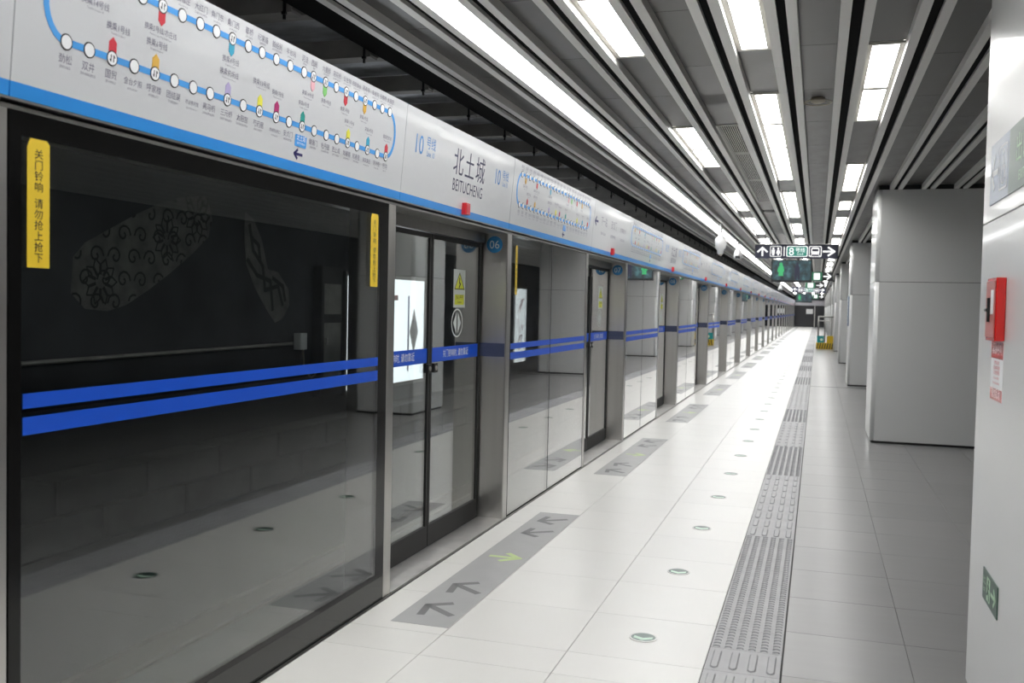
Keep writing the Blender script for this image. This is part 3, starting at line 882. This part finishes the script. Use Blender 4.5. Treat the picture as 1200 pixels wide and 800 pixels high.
def station_name(t, W):
    pl = fpl()
    key = ('name', round(W, 2))
    if key in pcache:
        for nm, me in pcache[key]:
            o = bpy.data.objects.new(nm, me); COL.objects.link(o); o.parent = t
        return
    made = []
    mb = MB()
    mb.text(pl, '北土城', 1.02, .262, .178, 1.02, res=3, xspace=1.22)
    mb2 = MB().text(pl, 'BEITUCHENG', 1.02, .150, .105, .82, res=3, xspace=1.08)
    made += [mb.build('station_name', 'ink', t), mb2.build('latin_station_name', 'ink', t)]
    mb = MB()
    for u in (.20, 1.585):
        mb.text(pl, '10', u - .01, .285, .150, .92, res=3)
        mb.text(pl, '号线', u + .165, .335, .075, .95, res=2)
        mb.text(pl, 'Line 10', u + .165, .287, .045, .9, res=2)
    made.append(mb.build('line_number', 'ink_blue', t))
    pcache[key] = [(o.name.split('.')[0], o.data) for o in made]

def next_station(t, W):
    pl = fpl()
    key = ('next', round(W, 2))
    if key in pcache:
        for nm, me in pcache[key]:
            o = bpy.data.objects.new(nm, me); COL.objects.link(o); o.parent = t
        return
    made = []
    mb = MB().stroke(pl, [(.06, .315), (.20, .315)], .022).stroke(pl, [(.115, .355), (.06, .315), (.115, .275)], .022)
    made.append(mb.build('direction_arrow', 'navy_ink', t))
    mb = MB().text(pl, '下一站', .48, .30, .10, 1.0, res=2).text(pl, '安贞门', .98, .30, .10, 1.0, res=2)
    mb.text(pl, 'Next Station', .48, .20, .045, 1.0, res=2).text(pl, 'ANZHENMEN', .98, .20, .045, 1.0, res=2)
    mb.text(pl, '往知春路方向', 1.50, .30, .055, 1.0, res=2).text(pl, 'To ZHICHUNLU', 1.50, .20, .04, 1.0, res=2)
    made.append(mb.build('station_names', 'ink_pale', t))
    pcache[key] = [(o.name.split('.')[0], o.data) for o in made]

KB = 21
def end_of_fixed(k): return 4.815 + PITCH * k
def start_of_fixed(k): return 2.17 if k == 0 else 6.75 + PITCH * (k - 1)
fascia(Y0 + .2, 2.17, 'plain white fascia panel cut off at the left edge of the photo')
for k in range(KB):
    # map panel above the fixed glass, name panel above the doors
    lev = min(k, 2) if k < 4 else 3
    t = fascia(start_of_fixed(k), end_of_fixed(k) if k else 4.815, '%s white fascia panel with the blue loop line map, counted from the camera' % ORD[k])
    route_map(t, lev)
    w = PITCH + 6.75 - 4.815 - PITCH
    t = fascia(end_of_fixed(k), 6.75 + PITCH * k, ('%s white fascia panel with the station name' if k % 2 == 0 else '%s white fascia panel with next station text and arrow') % ORD[k // 2] + ', counted from the camera')
    (station_name if k % 2 == 0 else next_station)(t, 1.935)
    # red door lamp on the blue band
    if ('call',) not in pcache:
        o1 = MB().bbox(-2.172, -2.135, .945, 1.025, 2.168, 2.240, .006).build('door_lamp_case', 'call_red', t)
        o2 = MB().box(-2.1345, -2.133, .960, 1.010, 2.180, 2.228).build('door_lamp_lens', 'pt_red', o1)
        pcache[('call',)] = (o1.data, o2.data)
    else:
        o1 = bpy.data.objects.new('door_lamp_case', pcache[('call',)][0]); COL.objects.link(o1); o1.parent = t
        o2 = bpy.data.objects.new('door_lamp_lens', pcache[('call',)][1]); COL.objects.link(o2); o2.parent = o1
# header box behind the fascia, over the doors
o = MB().box(-2.62, -2.402, Y0 + .2, YE - .5, 2.13, 2.66).box(-2.402, -2.19, Y0 + .2, YE - .5, 2.125, 2.138).build('screen_header', 'steel_dark')
tag(o, 'long dark steel header beam carried above all the platform screens', 'beam')

# ---------------------------------------------------------------- platform screen: doors and fixed glass
GX = -2.2
def make_door(k):
    t = thing('screen_door', '', 'platform door', (0, PITCH * k, 0), 'sliding platform screen doors')
    # posts, local y = 4.73..4.83 and 6.81..6.92
    for a, b in ((4.735, 4.83), (6.81, 6.915)):
        po = MB().bbox(-2.43, -2.193, a, b, 0.0, 2.125, .006).build('post', 'steel', t)
    pn = Plane((-2.43, 6.81, 0), (1, 0, 0), (0, 0, 1))
    MB().rect(pn, .01, .228, 1.215, 1.315, 0, .001).build('dark_band', 'stripe_navy', po)
    dk = MB().disc(pn, .135, 2.045, .062, 0, .0016, 28).build('number_disc', 'disc_blue', po)
    # black seals at post backs
    MB().box(-2.43, -2.40, 6.785, 6.81, .02, 2.1).box(-2.43, -2.40, 4.83, 4.85, .02, 2.1).build('seal', 'rubber', t)
    MB().box(-2.45, -2.190, 4.83, 6.81, -.006, .008).build('threshold', 'sill', t)
    MB().box(-2.43, -2.36, 4.85, 6.785, 2.055, 2.125).build('header_rail', 'steel_dark', t)
    for (a, b) in ((4.85, 5.815), (5.825, 6.785)):
        lf = MB()
        lf.box(-2.415, -2.385, a, b, .012, .15)
        lf.box(-2.412, -2.388, a, a + .028, .15, 2.05).box(-2.412, -2.388, b - .028, b, .15, 2.05)
        lf.box(-2.412, -2.388, a + .028, b - .028, 2.02, 2.05)
        lf = lf.build('door_leaf', 'rubber', t)
        MB().box(-2.404, -2.396, a + .028, b - .028, .15, 2.02).build('glass_pane', 'glass_door', lf)
        pd = Plane((-2.3955, a + .03, 0), (0, 1, 0), (0, 0, 1))
        W = b - a - .06
        MB().rect(pd, 0, W, 1.215, 1.31, 0, .0008).build('blue_strip', 'stripe_blue', lf)
        MB().text(pd, '关门铃响时, 请勿靠近', W / 2, 1.243, .058, .9, n=.0016, res=2).build('strip_lettering', 'paper', lf)
        ya = (b - .075) if a < 5 else a + .02
        MB().box(-2.385, -2.365, ya, ya + .055, 1.15, 1.21).build('lock_box', 'black', lf)
        MB().disc(Plane((-2.365, ya + .027, 1.18), (0, 1, 0), (0, 0, 1)), 0, 0, .016, 0, .004, 14).build('lock_dial', 'steel', lf)
        if a > 5:
            MB().rect(pd, .385, .615, 1.575, 1.84, 0, .0008).build('warning_label', 'warn_white', lf)
            MB().poly(pd, [(.40, 1.70), (.60, 1.70), (.50, 1.82)], .0008, .0014).rect(pd, .41, .59, 1.595, 1.665, .0008, .0014).build('warning_mark', 'warn_yellow', lf)
            MB().stroke(pd, [(.405, 1.704), (.595, 1.704), (.5, 1.816), (.405, 1.704)], .006, .0014, .0018).stroke(pd, [(.50, 1.78), (.495, 1.75), (.515, 1.74), (.49, 1.715)], .012, .0014, .0018).text(pd, '当心夹手', .5, 1.635, .036, 1, n=.0018, res=1).text(pd, 'Caution', .5, 1.605, .026, 1, n=.0018, res=1).build('warning_print', 'ink_black', lf)
            cu, cv = .465, 1.468
            MB().ring(pd, [(cu + .11 * math.cos(i * math.tau / 28), cv + .10 * math.sin(i * math.tau / 28)) for i in range(28)], [(cu + .098 * math.cos(i * math.tau / 28), cv + .089 * math.sin(i * math.tau / 28)) for i in range(28)], 0, .0008).poly(pd, [(cu - .075, cv), (cu - .012, cv + .075), (cu - .012, cv - .075)], 0, .0008).poly(pd, [(cu + .075, cv), (cu + .012, cv + .075), (cu + .012, cv - .075)], 0, .0008).build('door_emblem', 'warn_white', lf)
    return t
def set_number(t, n):
    # number disc lettering differs on each bay
    for ch in t.children:
        if ch.name.startswith('post') and len(ch.children) > 1:
            pn = Plane((-2.43, 6.81, 0), (1, 0, 0), (0, 0, 1))
            MB().text(pn, '%02d' % n, .135, 2.016, .085, .95, n=.0022, res=3).build('number', 'warn_white', ch)
doors = []
d0 = make_door(0)
for k in range(KB):
    d = d0 if k == 0 else dup(d0, (0, PITCH * k, 0))
    d['label'] = '%s sliding platform door from the camera, blue disc %02d on its far post' % (ORD[k], 6 + k) if k < 12 else '%s sliding platform door from the camera, small and far along the screen' % ORD[k]
    doors.append(d)
for k, d in enumerate(doors[:12]): set_number(d, 6 + k)

VCH = '关\n门\n铃\n响\n \n请\n勿\n抢\n上\n抢\n下'
def yellow_label(t, u, w):
    pg = Plane((GX + .0065, 0, 0), (0, 1, 0), (0, 0, 1))
    c = .012
    s = MB().poly(pg, [(u, 1.68), (u + w, 1.68), (u + w, 2.045), (u + w - c, 2.055), (u + c, 2.055), (u, 2.03)], 0, .001).build('yellow_label', 'yellow_sticker', t)
    # compressed vertical writing
    vs = MB()
    chs = ['关', '门', '铃', '响', None, '请', '勿', '抢', '上', '抢', '下']
    v = 2.012
    for ch in chs:
        if ch is None: v -= .016; continue
        vs.text(pg, ch, u + w / 2, v - .012, .031, 1.15, n=.0018, res=2)
        v -= .0318
    vs.build('lettering', 'ink_black', s)
def make_fixed(kind, y0, y1):
    # local coordinates: y from 0 to W
    W = y1 - y0
    t = thing('glass_screen', '', 'glass panel', (0, y0, 0), 'fixed glass platform screens')
    pg = Plane((GX + .0065, 0, 0), (0, 1, 0), (0, 0, 1))
    if kind == 0:
        MB().box(GX - .006, GX + .006, 0, .045, .13, 2.125).box(GX - .006, GX + .006, W - .105, W, .13, 2.125).box(GX - .006, GX + .006, .045, W - .105, 2.058, 2.125).box(GX - .006, GX + .006, .045, W - .105, .13, .155).build('black_border', 'frit', t)
        MB().box(GX - .006, GX + .006, .045, W - .105, .155, 2.058).build('glass_pane', 'glass', t)
        MB().box(GX - .006, GX + .006, 0, W, .004, .129).build('kick_plate', 'kick', t)
        a, b = .05, W - .11
        panes = [(a, b)]
    else:
        mid = W * .47
        MB().box(GX - .006, GX + .006, .012, mid - .008, .012, 2.12).build('glass_pane', 'glass', t)
        MB().box(GX - .006, GX + .006, mid + .008, W - .012, .012, 2.12).build('glass_pane', 'glass', t)
        MB().box(GX - .02, GX + .0065, mid - .008, mid + .008, .012, 2.12).build('mullion', 'rubber', t)
        MB().box(GX - .012, GX + .0065, 0, .012, .004, 2.125).box(GX - .012, GX + .0065, W - .012, W, .004, 2.125).box(GX - .012, GX + .0065, .012, W - .012, .002, .012).build('frame', 'rubber', t)
        panes = [(.012, mid - .008), (mid + .008, W - .012)]
    for a, b in panes:
        MB().rect(pg, a, b, 1.268, 1.312, 0, .0008).build('upper_blue_stripe', 'stripe_blue', t)
        MB().rect(pg, a, b, 1.190, 1.243, 0, .0008).build('lower_blue_stripe', 'stripe_blue', t)
    return t
W0 = 4.735 - 2.195
f0 = make_fixed(0, 2.195, 4.735)
f0['label'] = 'largest fixed glass screen at the left, black border and two yellow labels'
yellow_label(f0, .065, .085)
yellow_label(f0, W0 - .215, .085)
MB().bbox(-2.43, -2.193, 2.09, 2.192, 0, 2.125, .006).build('screen_post', 'steel')
tag(bpy.data.objects['screen_post'], 'steel post at the left edge of the photo beside the black bordered glass', 'post')
fa = fb = None
for k in range(1, KB + 1):
    y0, y1 = 6.915 + PITCH * (k - 1), 4.735 + PITCH * k
    if k == 1 :
        t = make_fixed(1, y0, y1)
        yellow_label(t, .10, .045)
        t['label'] = 'fixed glass screen in two panes just past the door post numbered 06'
        continue
    if k % 2 == 0:
        t = fa = make_fixed(2 if False else 1, y0, y1) if fa is None else dup(fa, (0, y0, 0))
    else:
        t = fb = make_fixed(1, y0, y1) if fb is None else dup(fb, (0, y0, 0))
    t.location = (0, y0, 0)
    t['label'] = '%s fixed glass screen from the camera, two panes with twin blue stripes' % ORD[k]

# ---------------------------------------------------------------- floor markings
def boarding(k):
    t = thing('boarding_mark', '', 'floor marking', (-1.845, 5.80 + PITCH * k, 0.0), 'grey boarding marks in front of the doors')
    pl = Plane((0, 0, 0.0004), (1, 0, 0), (0, 1, 0))
    MB().rect(pl, -.155, .155, -1.385, 1.385, 0, .0009).build('grey_sheet', 'sticker_grey', t)
    def arrow(cv, s, m, filled=True):
        # arrow running along the strip, head towards s
        mb = MB()
        mb.stroke(pl, [(.0 - .10 * 0, cv - s * .10), (-.0, cv + s * .06)], .045, .0009, .0015)
        mb.stroke(pl, [(-.085, cv - s * .02), (0, cv + s * .075), (.085, cv - s * .02)], .04, .0009, .0015)
        return mb.build('arrow', m, t)
    def arrow_x(cv, d, m):
        mb = MB()
        # diagonal arrows that aim at the door
        c, s_ = -.80, d * .6
        mb.stroke(pl, [(.095, cv - d * .07), (-.055, cv + d * .035)], .042, .0009, .0015)
        mb.stroke(pl, [(.03, cv + d * .115), (-.075, cv + d * .05), (-.055, cv - d * .10)], .042, .0009, .0015)
        return mb.build('arrow', m, t)
    arrow_x(-1.13, 1, 'arrow_grey'); arrow_x(-.72, 1, 'arrow_grey')
    mb = MB().stroke(pl, [(-.09, 0), (.06, 0)], .04, .0009, .0015).stroke(pl, [(0, .09), (.095, 0), (0, -.09)], .04, .0009, .0015)
    mb.build('green_arrow', 'arrow_green', t)['label'] = 'pale green arrow'
    arrow_x(.72, -1, 'arrow_grey'); arrow_x(1.13, -1, 'arrow_grey')
    return t
b0 = None
for k in range(KB):
    if b0 is None: t = b0 = boarding(0)
    else: t = dup(b0, (-1.845, 5.80 + PITCH * k, 0))
    t['label'] = '%s grey boarding mark with arrows, counted from the camera, before a door' % ORD[k]
m0 = None
for k in range(30):
    loc = (-.757, 4.63 + 2 * P * 1.0105 * k, 0)
    if m0 is None:
        t = m0 = thing('exit_marker', '', 'floor marker', loc, 'round exit markers set in the white tiles')
        pl = Plane((0, 0, 0.0003), (1, 0, 0), (0, 1, 0))
        MB().ring(pl, [(.068 * math.cos(i * math.tau / 32), .068 * math.sin(i * math.tau / 32)) for i in range(32)], [(.060 * math.cos(i * math.tau / 32), .060 * math.sin(i * math.tau / 32)) for i in range(32)], 0, .003).build('steel_ring', 'steel', t)
        MB().disc(pl, 0, 0, .060, 0, .002, 32).build('green_face', 'disc_green', t)
        MB().poly(pl, [(-.045, .012), (-.045, -.018), (0, -.045), (.045, -.018), (.045, .012), (0, -.012)], .002, .0026).build('pale_chevron', 'disc_glow', t)
    else:
        t = dup(m0, loc)
    t['label'] = '%s round green exit marker in the white floor, counted from the camera' % ORD[k]

# ---------------------------------------------------------------- columns
def column(y0, y1, label, x0=.66, x1=1.96):
    t = thing('column', label, 'column', (x0, y0, 0), 'white enamel columns')
    W, D = x1 - x0, y1 - y0
    r = .05
    def pr(i): return rr(i, W - i, i, D - i, r, 5)
    MB().prism(pr(.012), 0, 3.40).build('core', 'black', t)
    a = MB(); a.prism(pr(0), .03, 1.978); a.build('lower_panel', 'wall_white', t)
    a = MB(); a.prism(pr(0), 1.984, 3.099); a.build('upper_panel', 'wall_white', t)
    return t
for i, y in enumerate(COLY):
    if i == 0: column(3.32, 4.585, 'nearest white column at the right edge, with red box and signs')
    elif i == 1: column(y, y + 1.22, 'wide white column behind the nearest one, its whole front face showing')
    else: column(y, y + 1.22, '%s white enamel column from the camera in the right hand row' % ORD[i])
# smooth the column corners
for o in bpy.data.objects:
    if o.name.startswith(('lower_panel', 'upper_panel')) and o.type == 'MESH':
        for p in o.data.polygons:
            if abs(p.normal.z) < .5 and max(abs(p.normal.x), abs(p.normal.y)) < .9999: p.use_smooth = True
NC = .66
# signs and fire call box on the nearest column
pf = Plane((NC, 0, 0), (0, -1, 0), (0, 0, 1))   # u = -Y
t = thing('direction_board', 'pale blue and green direction board high on the nearest white column', 'sign', (0, 0, 0))
MB().rect(pf, -4.37, -3.97, 2.045, 2.285, 0, .004).build('blue_half', 'board_blue', t)
MB().rect(pf, -3.97, -3.32, 2.045, 2.285, 0, .004).build('green_half', 'exit_green', t)
MB().stroke(pf, [(-4.33, 2.165), (-4.20, 2.165)], .022, .004, .005).stroke(pf, [(-4.27, 2.225), (-4.33, 2.165), (-4.27, 2.105)], .022, .004, .005) \
    .ring(pf, rr(-4.17, -4.00, 2.08, 2.25, .015), rr(-4.162, -4.008, 2.088, 2.242, .012), .004, .005) \
    .disc(pf, -4.085, 2.222, .012, .004, .005).stroke(pf, [(-4.085, 2.205), (-4.08, 2.165), (-4.05, 2.163), (-4.035, 2.12)], .012, .004, .005) \
    .ring(pf, [(-4.09 + .036 * math.cos(i * math.tau / 20), 2.135 + .036 * math.sin(i * math.tau / 20)) for i in range(20)], [(-4.09 + .028 * math.cos(i * math.tau / 20), 2.135 + .028 * math.sin(i * math.tau / 20)) for i in range(20)], .004, .005) \
    .build('white_symbols', 'paper', t)
MB().text(pf, '出口', -3.72, 2.15, .11, 1.1, n=.0052).text(pf, 'EXIT', -3.72, 2.075, .05, 1.1, n=.0052).build('exit_lettering', 'exit_glow', t)
t = thing('fire_call_box', 'bright red fire call box fixed on the nearest white column', 'call box', (NC, 4.04, 1.505))
MB().bbox(-.034, 0, -.10, .10, 0, .235, .004).build('case', 'fire_red', t)
MB().bbox(-.038, -.0345, -.092, .092, .012, .223, .001).build('front_door', 'fire_pale', t)
MB().box(-.048, -.0385, -.006, .008, .07, .16).tube([(-.050, -.014, .115), (-.050, .02, .115)], .006, 8).build('latch', 'black', t)
MB().box(-.0395, -.0385, -.075, -.02, .10, .19).build('window', 'paper', t)
pb = Plane((NC, 0, 0), (0, -1, 0), (0, 0, 1))
t = thing('fire_notice', 'red and white paper notice strip under the red call box', 'notice', (0, 0, 0))
MB().rect(pb, -4.20, -3.95, 1.275, 1.50, 0, .001).build('white_sheet', 'paper', t)
MB().rect(pb, -4.20, -3.95, 1.435, 1.50, .001, .0015).rect(pb, -4.20, -3.95, 1.275, 1.32, .001, .0015).build('red_blocks', 'fire_red', t)
MB().text(pb, '紧急呼叫', -4.075, 1.455, .045, 1.1, n=.002).text(pb, '请勿乱动', -4.075, 1.287, .04, 1.1, n=.002).build('white_lettering', 'paper', t)
mb = MB()
for i in range(5): mb.text(pb, ['消防专用设施', '发生火灾时请按', '下红色按钮报警', 'In case of fire', 'press the button'][i], -4.075, 1.413 - i * .019, .017, 1.1 if i < 3 else 1.2, n=.0015, res=1)
mb.build('print_lines', 'pt_red', t)
t = thing('exit_sign', 'small dark green running man exit sign low on the nearest column', 'sign', (0, 0, 0))
MB().rect(pf, -4.175, -3.86, .49, .61, 0, .004).build('plate', 'exit_green', t)
u = -4.06
MB().rect(pf, -4.08, -4.01, .505, .595, .004, .0045).stroke(pf, [(-3.985, .55), (-3.90, .55)], .014, .004, .005).stroke(pf, [(-3.93, .578), (-3.895, .55), (-3.93, .522)], .014, .004, .005).text(pf, '出口', -4.13, .555, .035, 1, n=.005).text(pf, 'EXIT', -4.13, .525, .024, 1, n=.005).build('pale_symbols', 'exit_glow', t)
MB().disc(pf, -4.04, .583, .008, .0045, .0055, 12).stroke(pf, [(-4.043, .573), (-4.05, .548), (-4.035, .535), (-4.03, .512)], .009, .0045, .0055).stroke(pf, [(-4.05, .548), (-4.062, .53), (-4.07, .528)], .008, .0045, .0055).stroke(pf, [(-4.06, .56), (-4.045, .57), (-4.025, .557)], .006, .0045, .0055).build('running_figure', 'exit_green', t)
# blue notice board on the third column, facing the track
t = thing('notice_board', 'blue information board on the track side of the third column', 'sign', (0, 0, 0))
MB().rect(Plane((.66, 0, 0), (0, -1, 0), (0, 0, 1)), -23.2, -22.4, 1.3, 1.95, .001, .02).build('board', 'board_blue', t)
mb = MB()
for i in range(7): mb.rect(Plane((.64, 0, 0), (0, -1, 0), (0, 0, 1)), -23.1, -22.5, 1.36 + i * .08, 1.40 + i * .08, 0, .002)
mb.build('text_lines', 'warn_white', t)

# ---------------------------------------------------------------- hanging signs and screens
def rod(x, y, z0, z1, t): MB().tube([(x, y, z0), (x, y, z1)], .012, 8).build('hanger', 'steel', t)
def hang_sign(y, z, s, label, far=False):
    t = thing('hanging_sign', label, 'sign', (0, y, z), None)
    x0, x1, h = -1.295 * s, .365 * s, .29
    MB().box(x0, x1, 0, .14, 0, h).build('case', 'sign_navy', t)
    MB().box(x0 - .004, x1 + .004, -.002, .142, h, h + .012).build('top_cap', 'steel', t)
    pl = Plane((x0, 0, 0), (1, 0, 0), (0, 0, 1))
    W = x1 - x0
    def U(f): return f * W
    mb = MB()
    # arrow up, restroom sign, divider, line badge, train, arrow right
    mb.stroke(pl, [(U(.092), .055), (U(.092), .20)], .032, 0, .003).stroke(pl, [(U(.035), .135), (U(.092), .222), (U(.150), .135)], .032, 0, .003)
    mb.ring(pl, rr(U(.185), U(.325), .035, .255, .03), rr(U(.192), U(.318), .045, .245, .022), 0, .003)
    for c in (.225, .285):
        mb.disc(pl, U(c), .208, .019, 0, .003, 14)
        if c < .25: mb.poly(pl, [(U(c) - .034, .18), (U(c) + .034, .18), (U(c) + .026, .11), (U(c) + .014, .06), (U(c) - .014, .06), (U(c) - .026, .11)], 0, .003)
        else: mb.poly(pl, [(U(c) - .02, .18), (U(c) + .02, .18), (U(c) + .042, .10), (U(c) + .014, .10), (U(c) + .014, .06), (U(c) - .014, .06), (U(c) - .014, .10), (U(c) - .042, .10)], 0, .003)
    mb.rect(pl, U(.352), U(.362), .05, .24, 0, .003)
    mb.ring(pl, rr(U(.385), U(.640), .035, .255, .03), rr(U(.394), U(.631), .048, .242, .022), 0, .0035)
    mb.ring(pl, rr(U(.655), U(.805), .035, .255, .03), rr(U(.663), U(.797), .047, .243, .022), 0, .003)
    mb.rrect(pl, U(.682), U(.778), .085, .225, .035, 0, .003).stroke(pl, [(U(.69), .08), (U(.675), .055)], .012, 0, .003).stroke(pl, [(U(.77), .08), (U(.785), .055)], .012, 0, .003)
    mb.stroke(pl, [(U(.825), .145), (U(.945), .145)], .034, 0, .003).stroke(pl, [(U(.885), .228), (U(.958), .145), (U(.885), .062)], .034, 0, .003)
    mb.text(pl, '8', U(.445), .068, .22, 1.0, n=.005, res=3).text(pl, '号线', U(.55), .135, .105, .95, n=.005, res=2).text(pl, 'Line 8', U(.55), .075, .05, 1.0, n=.005, res=2)
    mb.build('white_symbols', 'sign_white', t)
    MB().rrect(pl, U(.39), U(.635), .042, .248, .026, 0, .002).build('green_badge', 'sign_green', t)
    MB().rrect(pl, U(.692), U(.768), .145, .20, .012, .003, .004).disc(pl, U(.702), .11, .010, .003, .004).disc(pl, U(.758), .11, .010, .003, .004).build('train_windows', 'sign_navy', t)
    for x in (x0 + .3, x1 - .3): rod(x, .07, h + .012, 3.10 - z, t)
    return t
hang_sign(21.0, 2.695, 1.0, 'near dark blue hanging sign with arrows, restroom and line 8 badge')
hang_sign(52.0, 2.56, 1.0, 'far hanging sign with white arrows above the distant television')
def screen(y, z, x0, x1, label):
    t = thing('hanging_screen', label, 'television', (0, y, z))
    h = (x1 - x0) * .57
    MB().box(x0, x1, 0, .09, 0, h).build('case', 'black', t)
    pl = Plane((x0, 0, 0), (1, 0, 0), (0, 0, 1))
    W = x1 - x0
    s = MB().rect(pl, .03, W - .03, .045, h - .02, 0, .002).build('picture', 'screen', t)
    a = W * .24
    MB().poly(pl, [(a - .05, .13), (a + .05, .13), (a + .045, .20), (a + .07, .24), (a + .05, .33), (a + .03, .35), (a + .035, .38), (a + .01, .41), (a - .025, .40), (a - .035, .37), (a - .02, .345), (a - .05, .32), (a - .07, .22), (a - .04, .20)], .002, .003).build('green_figure', 'scr_green', s)
    a = W * .64
    MB().poly(pl, [(a - .05, .06), (a - .01, .06), (a, .2), (a + .02, .06), (a + .05, .06), (a + .05, .3), (a + .025, .36), (a + .02, .41), (a - .02, .41), (a - .02, .36), (a - .05, .3)], .002, .003).build('dark_figure', 'scr_dark', s)
    for x in (x0 + .2, x1 - .2): rod(x, .045, h, (2.695 if y < 30 else 2.56) - z, t)
    return t
screen(21.03, 2.20, -.955, -.135, 'near television showing a green figure, under the hanging sign')
screen(52.03, 2.05, -1.1, -.28, 'distant small television under the far hanging sign')
def small_sign(y, z, x0, x1, label, h=.28):
    t = thing('exit_arrow_sign', label, 'sign', (0, y, z))
    W = x1 - x0
    MB().box(x0, x1, 0, .1, 0, h).build('case', 'black', t)
    pl = Plane((x0, 0, 0), (1, 0, 0), (0, 0, 1))
    MB().rect(pl, 0, W * .5, 0.01, h - .01, 0, .002).build('green_half', 'sign_green2', t)
    MB().rect(pl, W * .12, W * .40, .04, h - .04, .002, .004).stroke(pl, [(W * .58, h / 2), (W * .86, h / 2)], .035, 0, .003).stroke(pl, [(W * .74, h * .8), (W * .9, h / 2), (W * .74, h * .2)], .035, 0, .003).build('white_symbols', 'sign_white', t)
    for x in (x0 + .1, x1 - .1): rod(x, .05, h, 3.10 - z, t)
    return t
small_sign(31.5, 2.55, -.22, .42, 'green and black exit arrow sign just behind the near television')
small_sign(45.0, 2.62, -.55, .28, 'smaller exit arrow sign beyond the green and black one')
small_sign(60.0, 2.35, -.30, .35, 'distant exit arrow sign lowest of the far signs')

# ---------------------------------------------------------------- security cameras
def cctv(x, y, zt, label, dome):
    t = thing('security_camera', label, 'camera', (x, y, 0), 'white security cameras on drop poles')
    MB().tube([(0, 0, zt + .25), (0, 0, 3.11)], .022, 10).build('drop_pole', 'cam_white', t, True)
    if dome:
        MB().lathe((0, 0, zt), [(.03, -.04), (.055, -.02), (.06, .04), (.09, .07), (.10, .16), (.095, .24), (.05, .28), (.03, .31)], 18).build('housing', 'cam_white', t, True)
        MB().lathe((0, 0, zt), [(.012, -.06), (.03, -.05), (.034, -.035)], 14).build('lens', 'beige', t, True)
    else:
        MB().lathe((0, 0, zt), [(.075, -.0), (.095, .03), (.095, .10), (.075, .17), (.035, .24), (.02, .30)], 18).build('housing', 'cam_white', t, True)
        MB().bbox(-.05, .05, -.12, -.085, .01 + zt, .07 + zt, .006).build('lens', 'black', t)
        MB().tube([(0, 0, zt + .38), (-.17, 0, zt + .38)], .01, 6).build('side_arm', 'black', t)
cctv(-1.655, 17.3, 2.60, 'nearer white security camera hanging from the ceiling fins', True)
cctv(-1.69, 21.6, 2.70, 'farther white security camera with a dark lens, left of the hanging sign', False)
cctv(-1.69, 47.0, 2.55, 'small distant white camera by the far sign', False)

# ---------------------------------------------------------------- barrier with crates
t = thing('steel_barrier', 'steel tube barrier standing behind the striped yellow plinth on the grey floor', 'barrier', (0.46, 43.5, 0))
mb = MB()
for (x, y) in ((-.40, .50), (.40, .50), (-.40, .82), (.40, .82)): mb.tube([(x, y, 0.0), (x, y, 1.38)], .034, 8)
for y in (.50, .82): mb.tube([(-.40, y, 1.38), (.40, y, 1.38)], .034, 8)
for x in (-.40, .40): mb.tube([(x, .50, 1.38), (x, .82, 1.38)], .034, 8)
mb.build('tube_frame', 'steel_dark', t, True)
MB().tube([(-.40, .82, 1.2), (.40, .82, 1.2)], .022, 8).build('cross_rail', 'steel', t, True)
for x in (-.13, .14): MB().tube([(x, .82, 0), (x, .82, 1.38)], .024, 8).build('upright', 'steel_dark', t, True)
t = thing('striped_plinth', 'low plinth painted in yellow and black slanted stripes', 'plinth', (0.46, 43.5, 0))
MB().bbox(-.48, .50, -.02, .42, 0, .27, .01).build('body', 'yel_box', t)
pl = Plane((-.48, -.02, 0), (1, 0, 0), (0, 0, 1))
for i in range(9): MB().poly(pl, [(.02 + i * .1, .01), (.065 + i * .1, .01), (.115 + i * .1, .26), (.07 + i * .1, .26)], 0, .003).build('black_stripe', 'blk_paint', t)
t = thing('storage_crate', 'teal plastic crate on the left of the striped plinth', 'crate', (.17, 43.70, .271))
MB().bbox(-.155, .125, -.15, .12, 0, .26, .015).build('body', 'teal_box', t)
MB().box(-.165, .135, -.16, .13, .26, .29).build('rim', 'teal_box', t)
MB().disc(Plane((.03, -.151, .13), (1, 0, 0), (0, 0, 1)), 0, 0, .06, 0, .002, 14).build('pale_mark', 'disc_glow', t)
t = thing('yellow_box', 'yellow box on the right of the striped plinth', 'box', (.62, 43.72, .271))
MB().bbox(-.20, .20, -.15, .10, 0, .28, .02).build('body', 'yel_box', t)
MB().bbox(-.16, .12, -.14, .08, .281, .30, .02).build('lid', 'yel_box', t)

# ---------------------------------------------------------------- end wall and hall behind the columns
ew = setting('wall_back')
MB().box(-2.45, 6.2, 104.0, 104.3, 0, 3.42).build('wall_slab', 'tunnel', ew)
MB().box(-2.2, .75, 103.6, 103.95, 2.2, 2.75).build('header_band', 'header_white', ew)
MB().box(-2.2, -.32, 103.8, 103.9, 0, 2.2).build('dark_pane', 'dark_glass', ew)
MB().box(-.22, 1.5, 103.8, 103.9, 0, 2.2).build('dark_pane', 'dark_glass', ew)
MB().box(-.31, -.23, 103.75, 103.9, 0, 2.2).build('mullion', 'steel', ew)
MB().box(-1.1, -.45, 103.74, 103.79, 1.35, 1.85).build('notice', 'paper', ew)
wr = MB().box(6.2, 6.4, Y0, 104.3, 0, 3.42).build('wall_right', 'tunnel'); struct(wr)
wf = MB().box(-2.45, 6.4, Y0 - .3, Y0 - .05, 0, 3.42).build('wall_front', 'tunnel'); struct(wf)
wt = MB().box(WX - .3, -2.45, 105.0, 105.3, -1.5, 3.9).build('wall_tunnel_end', 'tunnel'); struct(wt)
wt = MB().box(WX - .3, -2.45, Y0 - .3, Y0 - .05, -1.5, 3.9).build('wall_tunnel_front', 'tunnel'); struct(wt)
